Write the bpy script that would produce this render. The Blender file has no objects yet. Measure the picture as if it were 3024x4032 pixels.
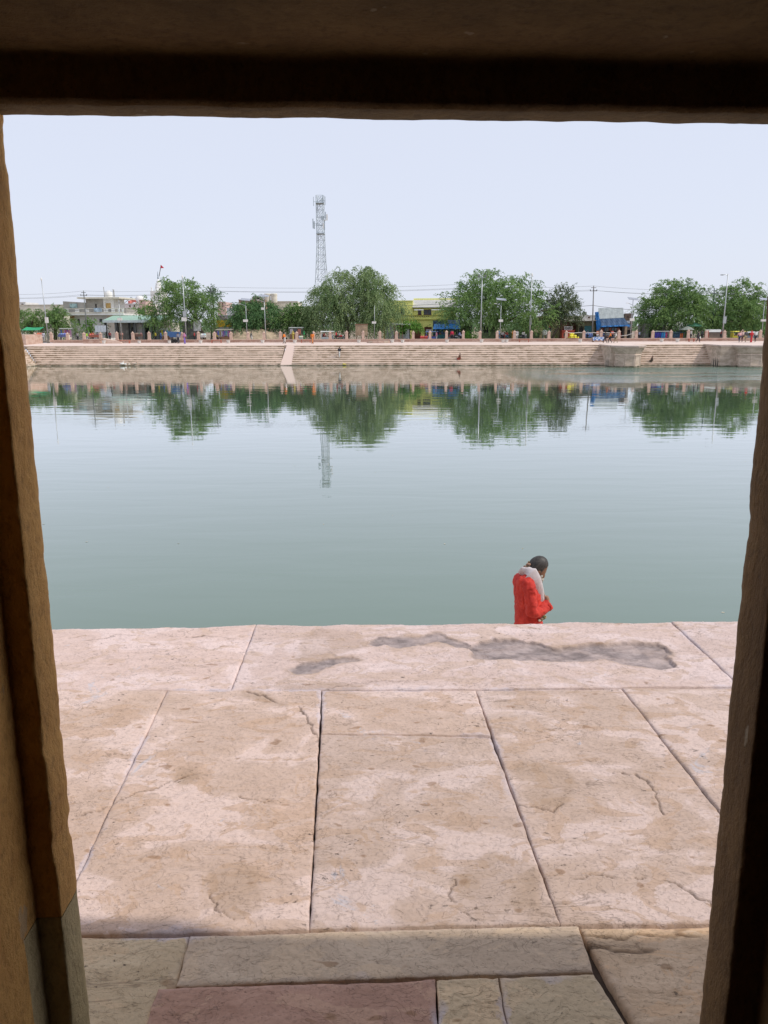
import bpy, math, random
import numpy as np
from mathutils import Vector, Matrix
R = math.radians
random.seed(7); rng = np.random.default_rng(7)
scene = bpy.context.scene
col = scene.collection

# ------------------------------------------------------------------ camera
CAMZ = 5.4; FPX = 3050.0; ROLL = 0.004
PITCH = math.atan((2016 - 1285) / FPX)
Fv = Vector((0, math.cos(PITCH), -math.sin(PITCH)))
U0 = Vector((0, math.sin(PITCH), math.cos(PITCH))); R0 = Vector((1, 0, 0))
Rv = R0 * math.cos(ROLL) - U0 * math.sin(ROLL)
Uv = U0 * math.cos(ROLL) + R0 * math.sin(ROLL)
cd = bpy.data.cameras.new('camera'); cam = bpy.data.objects.new('camera', cd); col.objects.link(cam)
cd.sensor_fit = 'VERTICAL'; cd.sensor_height = 24; cd.lens = FPX / 4032 * 24
cd.clip_start = 0.05; cd.clip_end = 9000
m = Matrix((Rv, Uv, -Fv)).transposed().to_4x4(); m.translation = (0, 0, CAMZ); cam.matrix_world = m
scene.camera = cam
scene.render.resolution_x = 768; scene.render.resolution_y = 1024

# ------------------------------------------------------------------ light
SUN_EL, SUN_AZ = 48.0, 104.8          # azimuth clockwise from +Y
world = bpy.data.worlds.new('World'); scene.world = world; world.use_nodes = True
nt = world.node_tree; nt.nodes.clear()
sky = nt.nodes.new('ShaderNodeTexSky'); sky.sky_type = 'NISHITA'; sky.sun_disc = False
sky.sun_elevation = R(SUN_EL); sky.sun_rotation = R(SUN_AZ)
sky.air_density = 1.0; sky.dust_density = 1.5; sky.ozone_density = 2.0; sky.altitude = 150
mixs = nt.nodes.new('ShaderNodeMixRGB'); mixs.inputs[0].default_value = 0.80
mixs.inputs[2].default_value = (8.0, 8.4, 9.75, 1)      # pale uniform haze over the clear sky
bg = nt.nodes.new('ShaderNodeBackground'); bg.inputs[1].default_value = 0.10
wo = nt.nodes.new('ShaderNodeOutputWorld')
nt.links.new(sky.outputs[0], mixs.inputs[1]); nt.links.new(mixs.outputs[0], bg.inputs[0]); nt.links.new(bg.outputs[0], wo.inputs[0])
sd = bpy.data.lights.new('sun', 'SUN'); sd.energy = 2.6; sd.angle = R(0.9); sd.color = (1, .95, .87)
sun = bpy.data.objects.new('sun', sd); col.objects.link(sun)
sv = Vector((math.cos(R(SUN_EL)) * math.sin(R(SUN_AZ)), math.cos(R(SUN_EL)) * math.cos(R(SUN_AZ)), math.sin(R(SUN_EL))))
sun.rotation_euler = sv.to_track_quat('Z', 'Y').to_euler(); sun.location = (30, -5, 60)
vs = scene.view_settings
vs.view_transform = 'Standard'; vs.look = 'None'; vs.exposure = 0.08; vs.gamma = 1; vs.use_curve_mapping = False

# ------------------------------------------------------------------ helpers
def ray(px, py):
    return Fv + Rv * ((px - 1512) / FPX) + Uv * ((2016 - py) / FPX)
def atY(px, py, Y):
    d = ray(px, py); l = Y / d.y; return Vector((d.x * l, Y, CAMZ + d.z * l))
def atZ(px, py, z):
    d = ray(px, py); l = (z - CAMZ) / d.z; return Vector((d.x * l, d.y * l, z))
K = 0.06; Q = math.hypot(1, K)
TV = Vector((1 / Q, -K / Q)); NV = Vector((K / Q, 1 / Q))
D0 = atZ(1512, 1439, 0.0).y                       # far waterline on the centre line
ON = D0 * NV.y; OT = D0 * TV.y
def bank(s, n, z):                                # along the far bank, away from the water, up -> world
    return Vector((s * TV.x + n * NV.x, D0 + s * TV.y + n * NV.y, z))
def Fp(px, py, n):                                # photograph direction met at bank depth n -> (s, z)
    d = ray(px, py); l = (n + ON) / (d.x * NV.x + d.y * NV.y)
    return (d.x * TV.x + d.y * TV.y) * l - OT, CAMZ + d.z * l
OFF = {1: 50, 2: 450, 3: 850, 4: 1250, 5: 1650, 6: 2050, 7: 2524}
def C(k, cx, cy, n):
    if cy == 0: cy = 1110.0
    return Fp(OFF[k] + cx / 3.318, 980 + cy / 3.318, n)

def tag(o, label=None, cat=None, group=None, kind=None):
    if label: o['label'] = label
    if cat: o['category'] = cat
    if group: o['group'] = group
    if kind: o['kind'] = kind
    return o
def empty(name, loc, label=None, cat=None, group=None, rz=0):
    o = bpy.data.objects.new(name, None); col.objects.link(o); o.location = loc; o.rotation_euler.z = rz
    o.empty_display_size = .3
    return tag(o, label, cat, group)
def copy_tree(o, parent=None):
    c = o.copy(); col.objects.link(c)
    if parent is not None: c.parent = parent
    for ch in [x for x in o.children]: copy_tree(ch, c)
    return c

class MB:
    """collects geometry (world or bank coordinates) and links it as one mesh object"""
    def __init__(s, T=None): s.v = []; s.f = []; s.T = T
    def _a(s, vs, fs):
        b = len(s.v)
        s.v += [tuple(s.T(*p)) if s.T else tuple(p) for p in vs]
        s.f += [tuple(i + b for i in f) for f in fs]; return s
    def box(s, x0, x1, y0, y1, z0, z1, rz=0, c=None):
        vs = [(x, y, z) for z in (z0, z1) for x, y in ((x0, y0), (x1, y0), (x1, y1), (x0, y1))]
        if rz:
            cx, cy = c if c else ((x0 + x1) / 2, (y0 + y1) / 2); ca, sa = math.cos(rz), math.sin(rz)
            vs = [(cx + (x - cx) * ca - (y - cy) * sa, cy + (x - cx) * sa + (y - cy) * ca, z) for x, y, z in vs]
        return s._a(vs, [(0, 3, 2, 1), (4, 5, 6, 7), (0, 1, 5, 4), (1, 2, 6, 5), (2, 3, 7, 6), (3, 0, 4, 7)])
    def hexa(s, p8):
        return s._a(p8, [(0, 3, 2, 1), (4, 5, 6, 7), (0, 1, 5, 4), (1, 2, 6, 5), (2, 3, 7, 6), (3, 0, 4, 7)])
    def sheet(s, rows, th=.02):                    # rows: list of rows of points, made solid downward
        nr, nc = len(rows), len(rows[0])
        vs = [p for r in rows for p in r] + [(p[0], p[1] + th * .3, p[2] - th) for r in rows for p in r]
        fs = []; o = nr * nc
        for i in range(nr - 1):
            for j in range(nc - 1):
                a = i * nc + j; fs += [(a, a + 1, a + nc + 1, a + nc), (o + a, o + a + nc, o + a + nc + 1, o + a + 1)]
        rim = [j for j in range(nc)] + [i * nc + nc - 1 for i in range(1, nr)] + [(nr - 1) * nc + j for j in range(nc - 2, -1, -1)] + [i * nc for i in range(nr - 2, 0, -1)]
        for a, b in zip(rim, rim[1:] + rim[:1]): fs.append((b, a, o + a, o + b))
        return s._a(vs, fs)
    def tube(s, pts, rad, n=6):
        pts = [Vector(p) for p in pts]
        if not hasattr(rad, '__len__'): rad = [rad] * len(pts)
        vs = []; fs = []
        up = Vector((0, 0, 1))
        for i, p in enumerate(pts):
            d = (pts[min(i + 1, len(pts) - 1)] - pts[max(i - 1, 0)]).normalized()
            a = d.cross(up if abs(d.z) < .95 else Vector((1, 0, 0))).normalized(); b = d.cross(a)
            for j in range(n):
                t = 2 * math.pi * j / n; vs.append(p + (a * math.cos(t) + b * math.sin(t)) * rad[i])
        for i in range(len(pts) - 1):
            for j in range(n):
                fs.append((i * n + j, i * n + (j + 1) % n, (i + 1) * n + (j + 1) % n, (i + 1) * n + j))
        fs.append(tuple(range(n))[::-1]); fs.append(tuple((len(pts) - 1) * n + j for j in range(n)))
        return s._a(vs, fs)
    def lathe(s, c, prof, n=12, sx=1, sy=1, cap=True, a0=0):
        vs = []; fs = []
        for r, z in prof:
            for j in range(n):
                t = 2 * math.pi * j / n + a0; vs.append((c[0] + r * math.cos(t) * sx, c[1] + r * math.sin(t) * sy, c[2] + z))
        for i in range(len(prof) - 1):
            for j in range(n):
                fs.append((i * n + j, i * n + (j + 1) % n, (i + 1) * n + (j + 1) % n, (i + 1) * n + j))
        if cap: fs.append(tuple(range(n))[::-1]); fs.append(tuple((len(prof) - 1) * n + j for j in range(n)))
        return s._a(vs, fs)
    def ell(s, c, r, n=10, m=7, rot=None):
        vs = []; fs = []
        for i in range(m + 1):
            ph = math.pi * i / m
            for j in range(n):
                t = 2 * math.pi * j / n
                v = Vector((r[0] * math.sin(ph) * math.cos(t), r[1] * math.sin(ph) * math.sin(t), r[2] * math.cos(ph)))
                if rot: v = rot @ v
                vs.append((c[0] + v.x, c[1] + v.y, c[2] + v.z))
        for i in range(m):
            for j in range(n): fs.append((i * n + j, (i + 1) * n + j, (i + 1) * n + (j + 1) % n, i * n + (j + 1) % n))
        return s._a(vs, fs)
    def build(s, name, mat, parent=None, origin=None, smooth=False):
        if parent is not None: o = parent_world(parent)
        elif origin is not None: o = Vector(origin)
        else: o = Vector((0, 0, 0))
        me = bpy.data.meshes.new(name)
        me.from_pydata([(x - o.x, y - o.y, z - o.z) for x, y, z in s.v], [], s.f)
        me.materials.append(mat)
        if smooth: me.polygons.foreach_set('use_smooth', [True] * len(me.polygons))
        me.update()
        ob = bpy.data.objects.new(name, me); col.objects.link(ob)
        if parent is not None: ob.parent = parent
        else: ob.location = o
        return ob
def parent_world(p):
    o = Vector(p.location); q = p.parent
    while q is not None: o = o + Vector(q.location); q = q.parent
    return o
def mesh_np(name, V, Fq, mat, parent=None, origin=(0, 0, 0), smooth=False, attrs={}):
    o = parent_world(parent) if parent is not None else Vector(origin)
    V = V - np.array(o)[None, :]
    me = bpy.data.meshes.new(name); k = Fq.shape[1]
    me.vertices.add(len(V)); me.vertices.foreach_set('co', V.astype(np.float32).ravel())
    me.loops.add(Fq.size); me.loops.foreach_set('vertex_index', Fq.astype(np.int32).ravel())
    me.polygons.add(len(Fq)); me.polygons.foreach_set('loop_start', np.arange(0, Fq.size, k, dtype=np.int32))
    me.polygons.foreach_set('loop_total', np.full(len(Fq), k, dtype=np.int32))
    if smooth: me.polygons.foreach_set('use_smooth', np.ones(len(Fq), dtype=bool))
    for an, av in attrs.items():
        a = me.attributes.new(an, 'FLOAT', 'POINT'); a.data.foreach_set('value', av.astype(np.float32).ravel())
    me.update(calc_edges=True); me.materials.append(mat)
    ob = bpy.data.objects.new(name, me); col.objects.link(ob)
    if parent is not None: ob.parent = parent
    else: ob.location = o
    return ob

def vn(x, y, seed=0):
    xi = np.floor(x).astype(np.int64); yi = np.floor(y).astype(np.int64); fx = x - xi; fy = y - yi
    def h(a, b):
        k = (a * 374761393 + b * 668265263 + seed * 1442695041) & 0xffffffff
        k = ((k ^ (k >> 13)) * 1274126177) & 0xffffffff
        return ((k ^ (k >> 16)) & 0xffff) / 65535.0
    fx = fx * fx * (3 - 2 * fx); fy = fy * fy * (3 - 2 * fy)
    return (h(xi, yi) * (1 - fx) + h(xi + 1, yi) * fx) * (1 - fy) + (h(xi, yi + 1) * (1 - fx) + h(xi + 1, yi + 1) * fx) * fy
def fbm(x, y, o=4, seed=0):
    r = 0; a = .5; t = 0
    for i in range(o): r = r + a * vn(x * 2 ** i, y * 2 ** i, seed + i * 17); t += a; a *= .5
    return r / t

# ------------------------------------------------------------------ materials
def nodes(name):
    m = bpy.data.materials.new(name); m.use_nodes = True; n = m.node_tree
    return m, n, n.nodes['Principled BSDF']
def N(n, t, **kw):
    x = n.nodes.new(t)
    for k, v in kw.items(): setattr(x, k, v)
    return x
def noise_node(n, vec, scale, detail=4, rough=.55, dist=0):
    t = N(n, 'ShaderNodeTexNoise'); t.inputs['Scale'].default_value = scale; t.inputs['Detail'].default_value = detail
    t.inputs['Roughness'].default_value = rough; t.inputs['Distortion'].default_value = dist
    if vec is not None: n.links.new(vec, t.inputs['Vector'])
    return t.outputs['Fac']
def ramp(n, fac, stops, interp='LINEAR'):
    r = N(n, 'ShaderNodeValToRGB'); r.color_ramp.interpolation = interp; e = r.color_ramp.elements
    while len(e) < len(stops): e.new(.5)
    for i, (p, c) in enumerate(stops):
        e[i].position = p; e[i].color = (c, c, c, 1) if not hasattr(c, '__len__') else tuple(c) + (1,)
    n.links.new(fac, r.inputs[0]); return r.outputs[0]
def mix(n, fac, a, b, mode='MIX'):
    x = N(n, 'ShaderNodeMixRGB', blend_type=mode)
    for i, v in ((0, fac), (1, a), (2, b)):
        if hasattr(v, 'links') or isinstance(v, bpy.types.NodeSocket): n.links.new(v, x.inputs[i])
        elif i == 0: x.inputs[0].default_value = v
        else: x.inputs[i].default_value = tuple(v) + (1,)
    return x.outputs[0]
def math_(n, op, a, b=0.0):
    x = N(n, 'ShaderNodeMath', operation=op)
    for i, v in ((0, a), (1, b)):
        if isinstance(v, bpy.types.NodeSocket): n.links.new(v, x.inputs[i])
        else: x.inputs[i].default_value = v
    return x.outputs[0]
def bump(n, h, dist, strength=1, chain=None):
    b = N(n, 'ShaderNodeBump'); b.inputs['Distance'].default_value = dist; b.inputs['Strength'].default_value = strength
    n.links.new(h, b.inputs['Height'])
    if chain is not None: n.links.new(chain, b.inputs['Normal'])
    return b.outputs[0]
def coords(n, scale=(1, 1, 1), obj=False):
    if obj: v = N(n, 'ShaderNodeTexCoord').outputs['Object']
    else: v = N(n, 'ShaderNodeNewGeometry').outputs['Position']
    mp = N(n, 'ShaderNodeMapping'); mp.inputs['Scale'].default_value = scale; n.links.new(v, mp.inputs['Vector']); return mp.outputs[0]
MC = {}
def mat(c, rough=.8, var=.18, sc=3.0, metal=0, bmp=.0, spec=None):
    key = (c, rough, var, sc, metal, bmp)
    if key in MC: return MC[key]
    m, n, p = nodes('surface_%02d' % len(MC)); v = coords(n)
    f = noise_node(n, v, sc, 4)
    a = tuple(x * (1 - var) for x in c); b = tuple(min(1, x * (1 + var)) for x in c)
    n.links.new(mix(n, ramp(n, f, [(.3, 0.), (.7, 1.)]), a, b), p.inputs['Base Color'])
    p.inputs['Roughness'].default_value = rough; p.inputs['Metallic'].default_value = metal
    if bmp: n.links.new(bump(n, f, bmp), p.inputs['Normal'])
    MC[key] = m; return m

def stone_mat(name, c1, c2, c3, mortar=True, pink=1.0):
    m, n, p = nodes(name); v = coords(n, (1, 1.7, 1)); v1 = coords(n)
    oi = N(n, 'ShaderNodeObjectInfo').outputs['Random']
    f = noise_node(n, v, 2.6, 5, .55, .6)
    base = mix(n, ramp(n, f, [(.46, 0.), (.475, .6), (.56, 1.)]), c1, c2)
    g = noise_node(n, v, 5.5, 6, .62, 1.0)
    base = mix(n, ramp(n, g, [(.54, 0.), (.553, .65)]), base, c3)
    # flaked crust: crisp-edged terraces
    fl = noise_node(n, v, 9, 5, .6, .5)
    terr = ramp(n, fl, [(.0, 0.), (.40, .0), (.405, .30), (.50, .33), (.505, .62), (.60, .65), (.606, 1.)])
    base = mix(n, math_(n, 'MULTIPLY', terr, .22), base, tuple(min(1, x * 1.16) for x in c1))
    fine = noise_node(n, v1, 90, 5, .7)
    base = mix(n, .5, base, ramp(n, fine, [(.3, .55), (.7, 1.25)]), 'MULTIPLY') if False else mix(n, ramp(n, fine, [(.34, .30), (.5, 0.)]), base, tuple(x * .45 for x in c2))
    pits = noise_node(n, v, 38, 3, .6, .4)
    pm = ramp(n, pits, [(.30, 1.), (.335, 0.)])
    pat = ramp(n, noise_node(n, v1, 3.1, 3), [(.42, 0.), (.6, 1.)])
    pm = math_(n, 'MULTIPLY', pm, pat)
    base = mix(n, math_(n, 'MULTIPLY', pm, .75), base, (.07, .05, .035))
    # rusty spots and pale limewash smears
    sp = noise_node(n, v, 11, 2, .4)
    base = mix(n, ramp(n, sp, [(.70, 0.), (.735, .55)]), base, (.24, .12, .045))
    lw = noise_node(n, v1, 4.3, 6, .7, .8)
    base = mix(n, ramp(n, lw, [(.655, 0.), (.69, .55)]), base, (.50, .50, .56))
    for sc_, lo_, gs in ((2.4, .50, 1.7), (4.6, .53, 2.3)):
        ln = ramp(n, noise_node(n, v, sc_, 6, .62, .9), [(lo_ - .006, 0.), (lo_, 1.), (lo_ + .002, 1.), (lo_ + .007, 0.)])
        gt = ramp(n, noise_node(n, v1, gs, 3), [(.50, 0.), (.58, 1.)])
        base = mix(n, math_(n, 'MULTIPLY', math_(n, 'MULTIPLY', ln, gt), .5), base, (.12, .075, .045))
    # broad tone by slab
    base = mix(n, 1.0, base, ramp(n, oi, [(0., (.90, .90, .90)), (1., (1.06, 1.03, 1.0))]), 'MULTIPLY')
    if mortar:
        e = N(n, 'ShaderNodeAttribute', attribute_name='edge').outputs['Fac']
        mn = noise_node(n, v1, 14, 5, .65)
        e2 = math_(n, 'ADD', e, math_(n, 'MULTIPLY', mn, -.085))
        e2 = math_(n, 'ADD', e2, .040)
        mm = ramp(n, e2, [(0.0, 1.), (.006, .8), (.010, 0.)])
        mg = ramp(n, noise_node(n, v1, 2.4, 3), [(.5, .08), (.6, 1.)])
        base = mix(n, math_(n, 'MULTIPLY', math_(n, 'MULTIPLY', mm, .7), mg), base, (.55, .48, .51))
        h = N(n, 'ShaderNodeAttribute', attribute_name='hollow').outputs['Fac']
        hc = mix(n, ramp(n, noise_node(n, v, 12, 5, .65), [(.35, 0.), (.65, 1.)]), (.19, .15, .14), (.40, .32, .30))
        base = mix(n, h, base, hc)
        w = N(n, 'ShaderNodeAttribute', attribute_name='stain').outputs['Fac']
        base = mix(n, math_(n, 'MULTIPLY', w, .8), base, (.33, .22, .14))
        cr = N(n, 'ShaderNodeAttribute', attribute_name='crack').outputs['Fac']
        base = mix(n, math_(n, 'MULTIPLY', cr, .7), base, (.06, .035, .02))
    n.links.new(base, p.inputs['Base Color'])
    p.inputs['Roughness'].default_value = .82
    b1 = bump(n, terr, .005, 1.0); b2 = bump(n, fine, .0016, .8, b1); b3 = bump(n, math_(n, 'MULTIPLY', pm, -1), .003, .9, b2)
    b4 = bump(n, noise_node(n, v, 26, 5, .65), .003, .7, b3)
    n.links.new(b4, p.inputs['Normal']); return m
M_slab = stone_mat('pink_sandstone', (.71, .56, .52), (.62, .465, .405), (.55, .395, .30))
M_slab2 = stone_mat('buff_sandstone', (.66, .51, .45), (.52, .38, .30), (.48, .32, .215))
M_ochre = stone_mat('ochre_sandstone', (.68, .49, .33), (.60, .42, .27), (.70, .45, .26))
M_grey = stone_mat('grey_sandstone', (.60, .465, .34), (.52, .395, .285), (.63, .47, .32))
M_red = stone_mat('red_sandstone', (.49, .29, .21), (.42, .24, .17), (.56, .35, .24))
M_yel = stone_mat('yellow_sandstone', (.64, .50, .33), (.54, .41, .26), (.66, .48, .30))
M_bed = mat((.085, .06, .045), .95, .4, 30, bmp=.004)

def jamb_mat(name, c1, c2):
    m, n, p = nodes(name); v = coords(n, (1, 1, .55))
    f = noise_node(n, v, 7, 8, .72, .5); g = noise_node(n, v, 60, 6, .75)
    b = mix(n, ramp(n, f, [(.35, 0.), (.65, 1.)]), c1, c2)
    b = mix(n, ramp(n, g, [(.3, .6), (.5, 0.)]), b, tuple(x * .5 for x in c1))
    b = mix(n, ramp(n, noise_node(n, v, 17, 3), [(.69, 0.), (.72, .5)]), b, (.40, .34, .24))
    n.links.new(b, p.inputs['Base Color']); p.inputs['Roughness'].default_value = .9
    n.links.new(bump(n, g, .006, 1.0, bump(n, f, .016, .8)), p.inputs['Normal']); return m
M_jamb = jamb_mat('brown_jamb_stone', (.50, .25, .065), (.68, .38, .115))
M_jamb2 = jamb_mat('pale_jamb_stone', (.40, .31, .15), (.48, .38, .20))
M_jamb_shaded = jamb_mat('shaded_jamb_stone', (.12, .062, .02), (.20, .11, .036))  # right jamb: darker copy of the jamb brown, its weaker light painted in
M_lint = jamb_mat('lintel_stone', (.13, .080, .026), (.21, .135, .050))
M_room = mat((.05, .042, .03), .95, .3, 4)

def ghat_mat(name, c1, c2, dirt, amt, band=True):
    m, n, p = nodes(name); v = coords(n, (1, 1, 1.0)); vs_ = coords(n, (.8, .8, 2.0))
    f = noise_node(n, v, .8, 5, .6); base = mix(n, ramp(n, f, [(.35, 0.), (.65, 1.)]), c1, c2)
    d = noise_node(n, vs_, 1.1, 6, .7, .3); d2 = noise_node(n, v, .16, 3)
    dm = math_(n, 'MULTIPLY', ramp(n, d, [(.44, 0.), (.56, 1.)]), ramp(n, d2, [(.34, .35), (.55, 1.)]))
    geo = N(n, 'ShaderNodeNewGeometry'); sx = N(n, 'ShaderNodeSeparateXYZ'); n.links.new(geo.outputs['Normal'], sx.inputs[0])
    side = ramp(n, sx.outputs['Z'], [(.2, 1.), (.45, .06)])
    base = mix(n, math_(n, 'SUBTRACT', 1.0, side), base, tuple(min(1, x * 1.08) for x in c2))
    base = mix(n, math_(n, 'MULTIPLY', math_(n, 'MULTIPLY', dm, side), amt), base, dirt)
    # block joints along the courses
    br = N(n, 'ShaderNodeTexNoise'); 
    j = noise_node(n, coords(n, (2.2, 2.2, .01)), 1.0, 0)
    base = mix(n, math_(n, 'MULTIPLY', ramp(n, j, [(.49, 0.), (.5, .35), (.51, 0.)]), side), base, dirt)
    if band:
        sz = N(n, 'ShaderNodeSeparateXYZ'); n.links.new(geo.outputs['Position'], sz.inputs[0])
        wet = math_(n, 'ADD', sz.outputs['Z'], math_(n, 'MULTIPLY', noise_node(n, v, 1.5, 4), -.45))
        base = mix(n, ramp(n, math_(n, 'ADD', wet, .66), [(.42, 1.), (.58, 0.)]), base, (.06, .065, .03))
    n.links.new(base, p.inputs['Base Color']); p.inputs['Roughness'].default_value = .85
    n.links.new(bump(n, noise_node(n, v, 6, 5, .6), .02), p.inputs['Normal']); return m
M_step = ghat_mat('ghat_sandstone', (.58, .455, .36), (.66, .53, .43), (.24, .17, .10), .85)
M_plaza = ghat_mat('plaza_sandstone', (.57, .46, .40), (.63, .51, .45), (.3, .22, .15), .3, False)
M_para = ghat_mat('parapet_sandstone', (.50, .36, .29), (.56, .42, .34), (.30, .13, .08), .55, False)
M_bast = ghat_mat('bastion_sandstone', (.52, .415, .33), (.60, .48, .385), (.24, .18, .12), .5)
M_bast2 = ghat_mat('bastion_trim_stone', (.60, .48, .39), (.66, .53, .43), (.22, .16, .11), .4)
M_ramp = ghat_mat('ramp_sandstone', (.54, .41, .345), (.58, .45, .385), (.3, .22, .14), .25)
M_post = mat((.56, .40, .32), .85, .12, 2)
M_ground = mat((.27, .21, .15), .95, .3, .6, bmp=.03)
M_road = mat((.20, .17, .14), .95, .2, .8)

def leaf_mat(name, dark, light):
    m, n, p = nodes(name); a = N(n, 'ShaderNodeAttribute', attribute_name='tint').outputs['Fac']
    n.links.new(mix(n, a, dark, light), p.inputs['Base Color']); p.inputs['Roughness'].default_value = .6
    p.inputs['Specular IOR Level'].default_value = .25
    tr = N(n, 'ShaderNodeBsdfTranslucent'); n.links.new(mix(n, a, dark, light), tr.inputs[0])
    ms = N(n, 'ShaderNodeMixShader'); ms.inputs[0].default_value = .35
    n.links.new(p.outputs[0], ms.inputs[1]); n.links.new(tr.outputs[0], ms.inputs[2])
    n.links.new(ms.outputs[0], n.nodes['Material Output'].inputs[0]); return m
L_mid = leaf_mat('acacia_leaf', (.10, .19, .065), (.29, .43, .13))
L_big = leaf_mat('mesquite_leaf', (.12, .20, .08), (.38, .47, .21))
L_dark = leaf_mat('dense_leaf', (.065, .155, .065), (.21, .35, .125))
L_olive = leaf_mat('olive_leaf', (.075, .12, .055), (.24, .28, .15))
L_brt = leaf_mat('bright_leaf', (.07, .19, .03), (.24, .45, .08))
L_far = leaf_mat('distant_leaf', (.10, .18, .09), (.21, .32, .15))
M_bark = mat((.12, .095, .07), .9, .25, 5, bmp=.02)

# water
def water_mat():
    m, n, p = nodes('pond_water'); geo = N(n, 'ShaderNodeNewGeometry')
    v = coords(n, (.30, 1.0, 1)); v2 = coords(n, (.9, 1.6, 1)); v0 = coords(n)
    big = noise_node(n, v0, .03, 3)
    n.links.new(mix(n, ramp(n, big, [(.35, 0.), (.65, 1.)]), (.112, .168, .122), (.124, .182, .132)), p.inputs['Base Color'])
    p.inputs['Roughness'].default_value = .8; p.inputs['Specular IOR Level'].default_value = 0
    a = noise_node(n, v, .95, 2, .4, .3); b = noise_node(n, v2, 6, 2, .5)
    sp = N(n, 'ShaderNodeSeparateXYZ'); n.links.new(geo.outputs['Position'], sp.inputs[0])
    # breeze patch ruffling the water off the right-hand bastions
    gx = ramp(n, math_(n, 'DIVIDE', sp.outputs['X'], 60), [(.22, 0.), (.5, 1.)])
    gy = ramp(n, math_(n, 'DIVIDE', sp.outputs['Y'], 110), [(.68, 0.), (.80, 1.), (.92, 1.), (.96, 0.)])
    patch = math_(n, 'MULTIPLY', math_(n, 'MULTIPLY', gx, gy), ramp(n, noise_node(n, coords(n, (.3, 1.6, 1)), .12, 3), [(.38, 0.), (.5, 1.)]))
    h = math_(n, 'ADD', math_(n, 'MULTIPLY', a, 1.0), math_(n, 'MULTIPLY', b, .022))
    b1 = bump(n, h, .010, .85)
    pb = math_(n, 'MULTIPLY', patch, noise_node(n, v2, 4, 3, .6))
    nb = bump(n, pb, .25, 1, b1); n.links.new(nb, p.inputs['Normal'])
    gl = N(n, 'ShaderNodeBsdfGlossy'); gl.inputs['Roughness'].default_value = .02; gl.inputs['Color'].default_value = (.97, .98, .97, 1); n.links.new(nb, gl.inputs['Normal'])
    fr = N(n, 'ShaderNodeFresnel'); fr.inputs['IOR'].default_value = 1.333; n.links.new(nb, fr.inputs['Normal'])
    fac = math_(n, 'MINIMUM', math_(n, 'MULTIPLY', fr.outputs[0], 1.85), .86)
    ms = N(n, 'ShaderNodeMixShader'); n.links.new(fac, ms.inputs[0]); n.links.new(p.outputs[0], ms.inputs[1]); n.links.new(gl.outputs[0], ms.inputs[2])
    n.links.new(ms.outputs[0], n.nodes['Material Output'].inputs[0]); return m
M_water = water_mat()

# ------------------------------------------------------------------ levels of the far bank
ZP = Fp(1512, 1358, 3.4)[1]; ZW = Fp(1512, 1347, 12.)[1]; ZT = Fp(1512, 1335, 12.)[1]; ZG = ZW + .12
def gz(n): return ZP + (ZW - ZP) * min(1, max(0, (n - 3.4) / 8.6)) if n < 12.2 else ZG
XL = atZ(167, 1438, 0).x                        # left bank waterline
XR = 62.0
SL, SR = -150., 150.

# ------------------------------------------------------------------ setting: water, ground, plaza, steps
o = MB().box(XL - 4, XR + 4, 6, D0 + 8, -.6, 0).build('water', M_water); tag(o, kind='structure')
g = MB(); e = 5000.
L0 = bank(-60, 12.4, 0); 
g._a([tuple(bank(-e, 12.6, ZG)), tuple(bank(e, 12.6, ZG)), tuple(bank(e, e, ZG)), tuple(bank(-e, e, ZG))], [(0, 1, 2, 3)])
o = g.build('ground', M_ground)
fl_ = MB(); rr_ = random.Random(3)
for q in range(130):
    x_, y_ = rr_.uniform(-26, 26), 13 + 85 * rr_.random() ** 1.6; a_ = rr_.uniform(0, 6.3); l_ = rr_.uniform(.02, .05)
    fl_._a([(x_ + math.cos(a_) * l_, y_ + math.sin(a_) * l_, .006), (x_ - math.sin(a_) * l_ * .5, y_ + math.cos(a_) * l_ * .5, .008), (x_ - math.cos(a_) * l_, y_ - math.sin(a_) * l_, .006), (x_ + math.sin(a_) * l_ * .5, y_ - math.cos(a_) * l_ * .5, .005)], [(0, 1, 2, 3)])
fo_ = fl_.build('floating_leaves', mat((.50, .46, .36), .8)); tag(fo_, 'scattered pale leaves and specks floating on the pond', 'leaves', kind='stuff')
o = bpy.data.objects['ground']; tag(o, kind='structure')
o = MB(bank).box(-200, 200, 13.2, 19.5, ZG - .1, ZG + .02).build('street', M_road); tag(o, kind='structure')
# left bank and right bank: plain ground behind their own flights
gl = MB()
gl._a([(-e, -60, ZP - .02), (XL - 3.6, -60, ZP - .02), (XL - 3.6, bank(XL, 12.5, 0).y, ZP - .02), (-e, bank(-e, 12.5, 0).y, ZP - .02)], [(0, 1, 2, 3)])
gl._a([(XR + 3.6, -60, ZP - .02), (e, -60, ZP - .02), (e, bank(e, 12.5, 0).y, ZP - .02), (XR + 3.6, bank(XR, 12.5, 0).y, ZP - .02)], [(0, 1, 2, 3)])
o = gl.build('terrace_ground', M_ground); tag(o, kind='structure')
# plaza along the far bank (gently rising)
pz = MB(bank); s0, s1 = XL - 3.4, XR + 3.4
pz.hexa([(-70, 3.4, ZP - .5), (90, 3.4, ZP - .5), (90, 12.1, ZP - .5), (-70, 12.1, ZP - .5),
         (-70, 3.4, ZP), (90, 3.4, ZP), (90, 12.1, ZW), (-70, 12.1, ZW)])
plaza = pz.build('pavement', M_plaza); tag(plaza, kind='structure')
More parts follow.
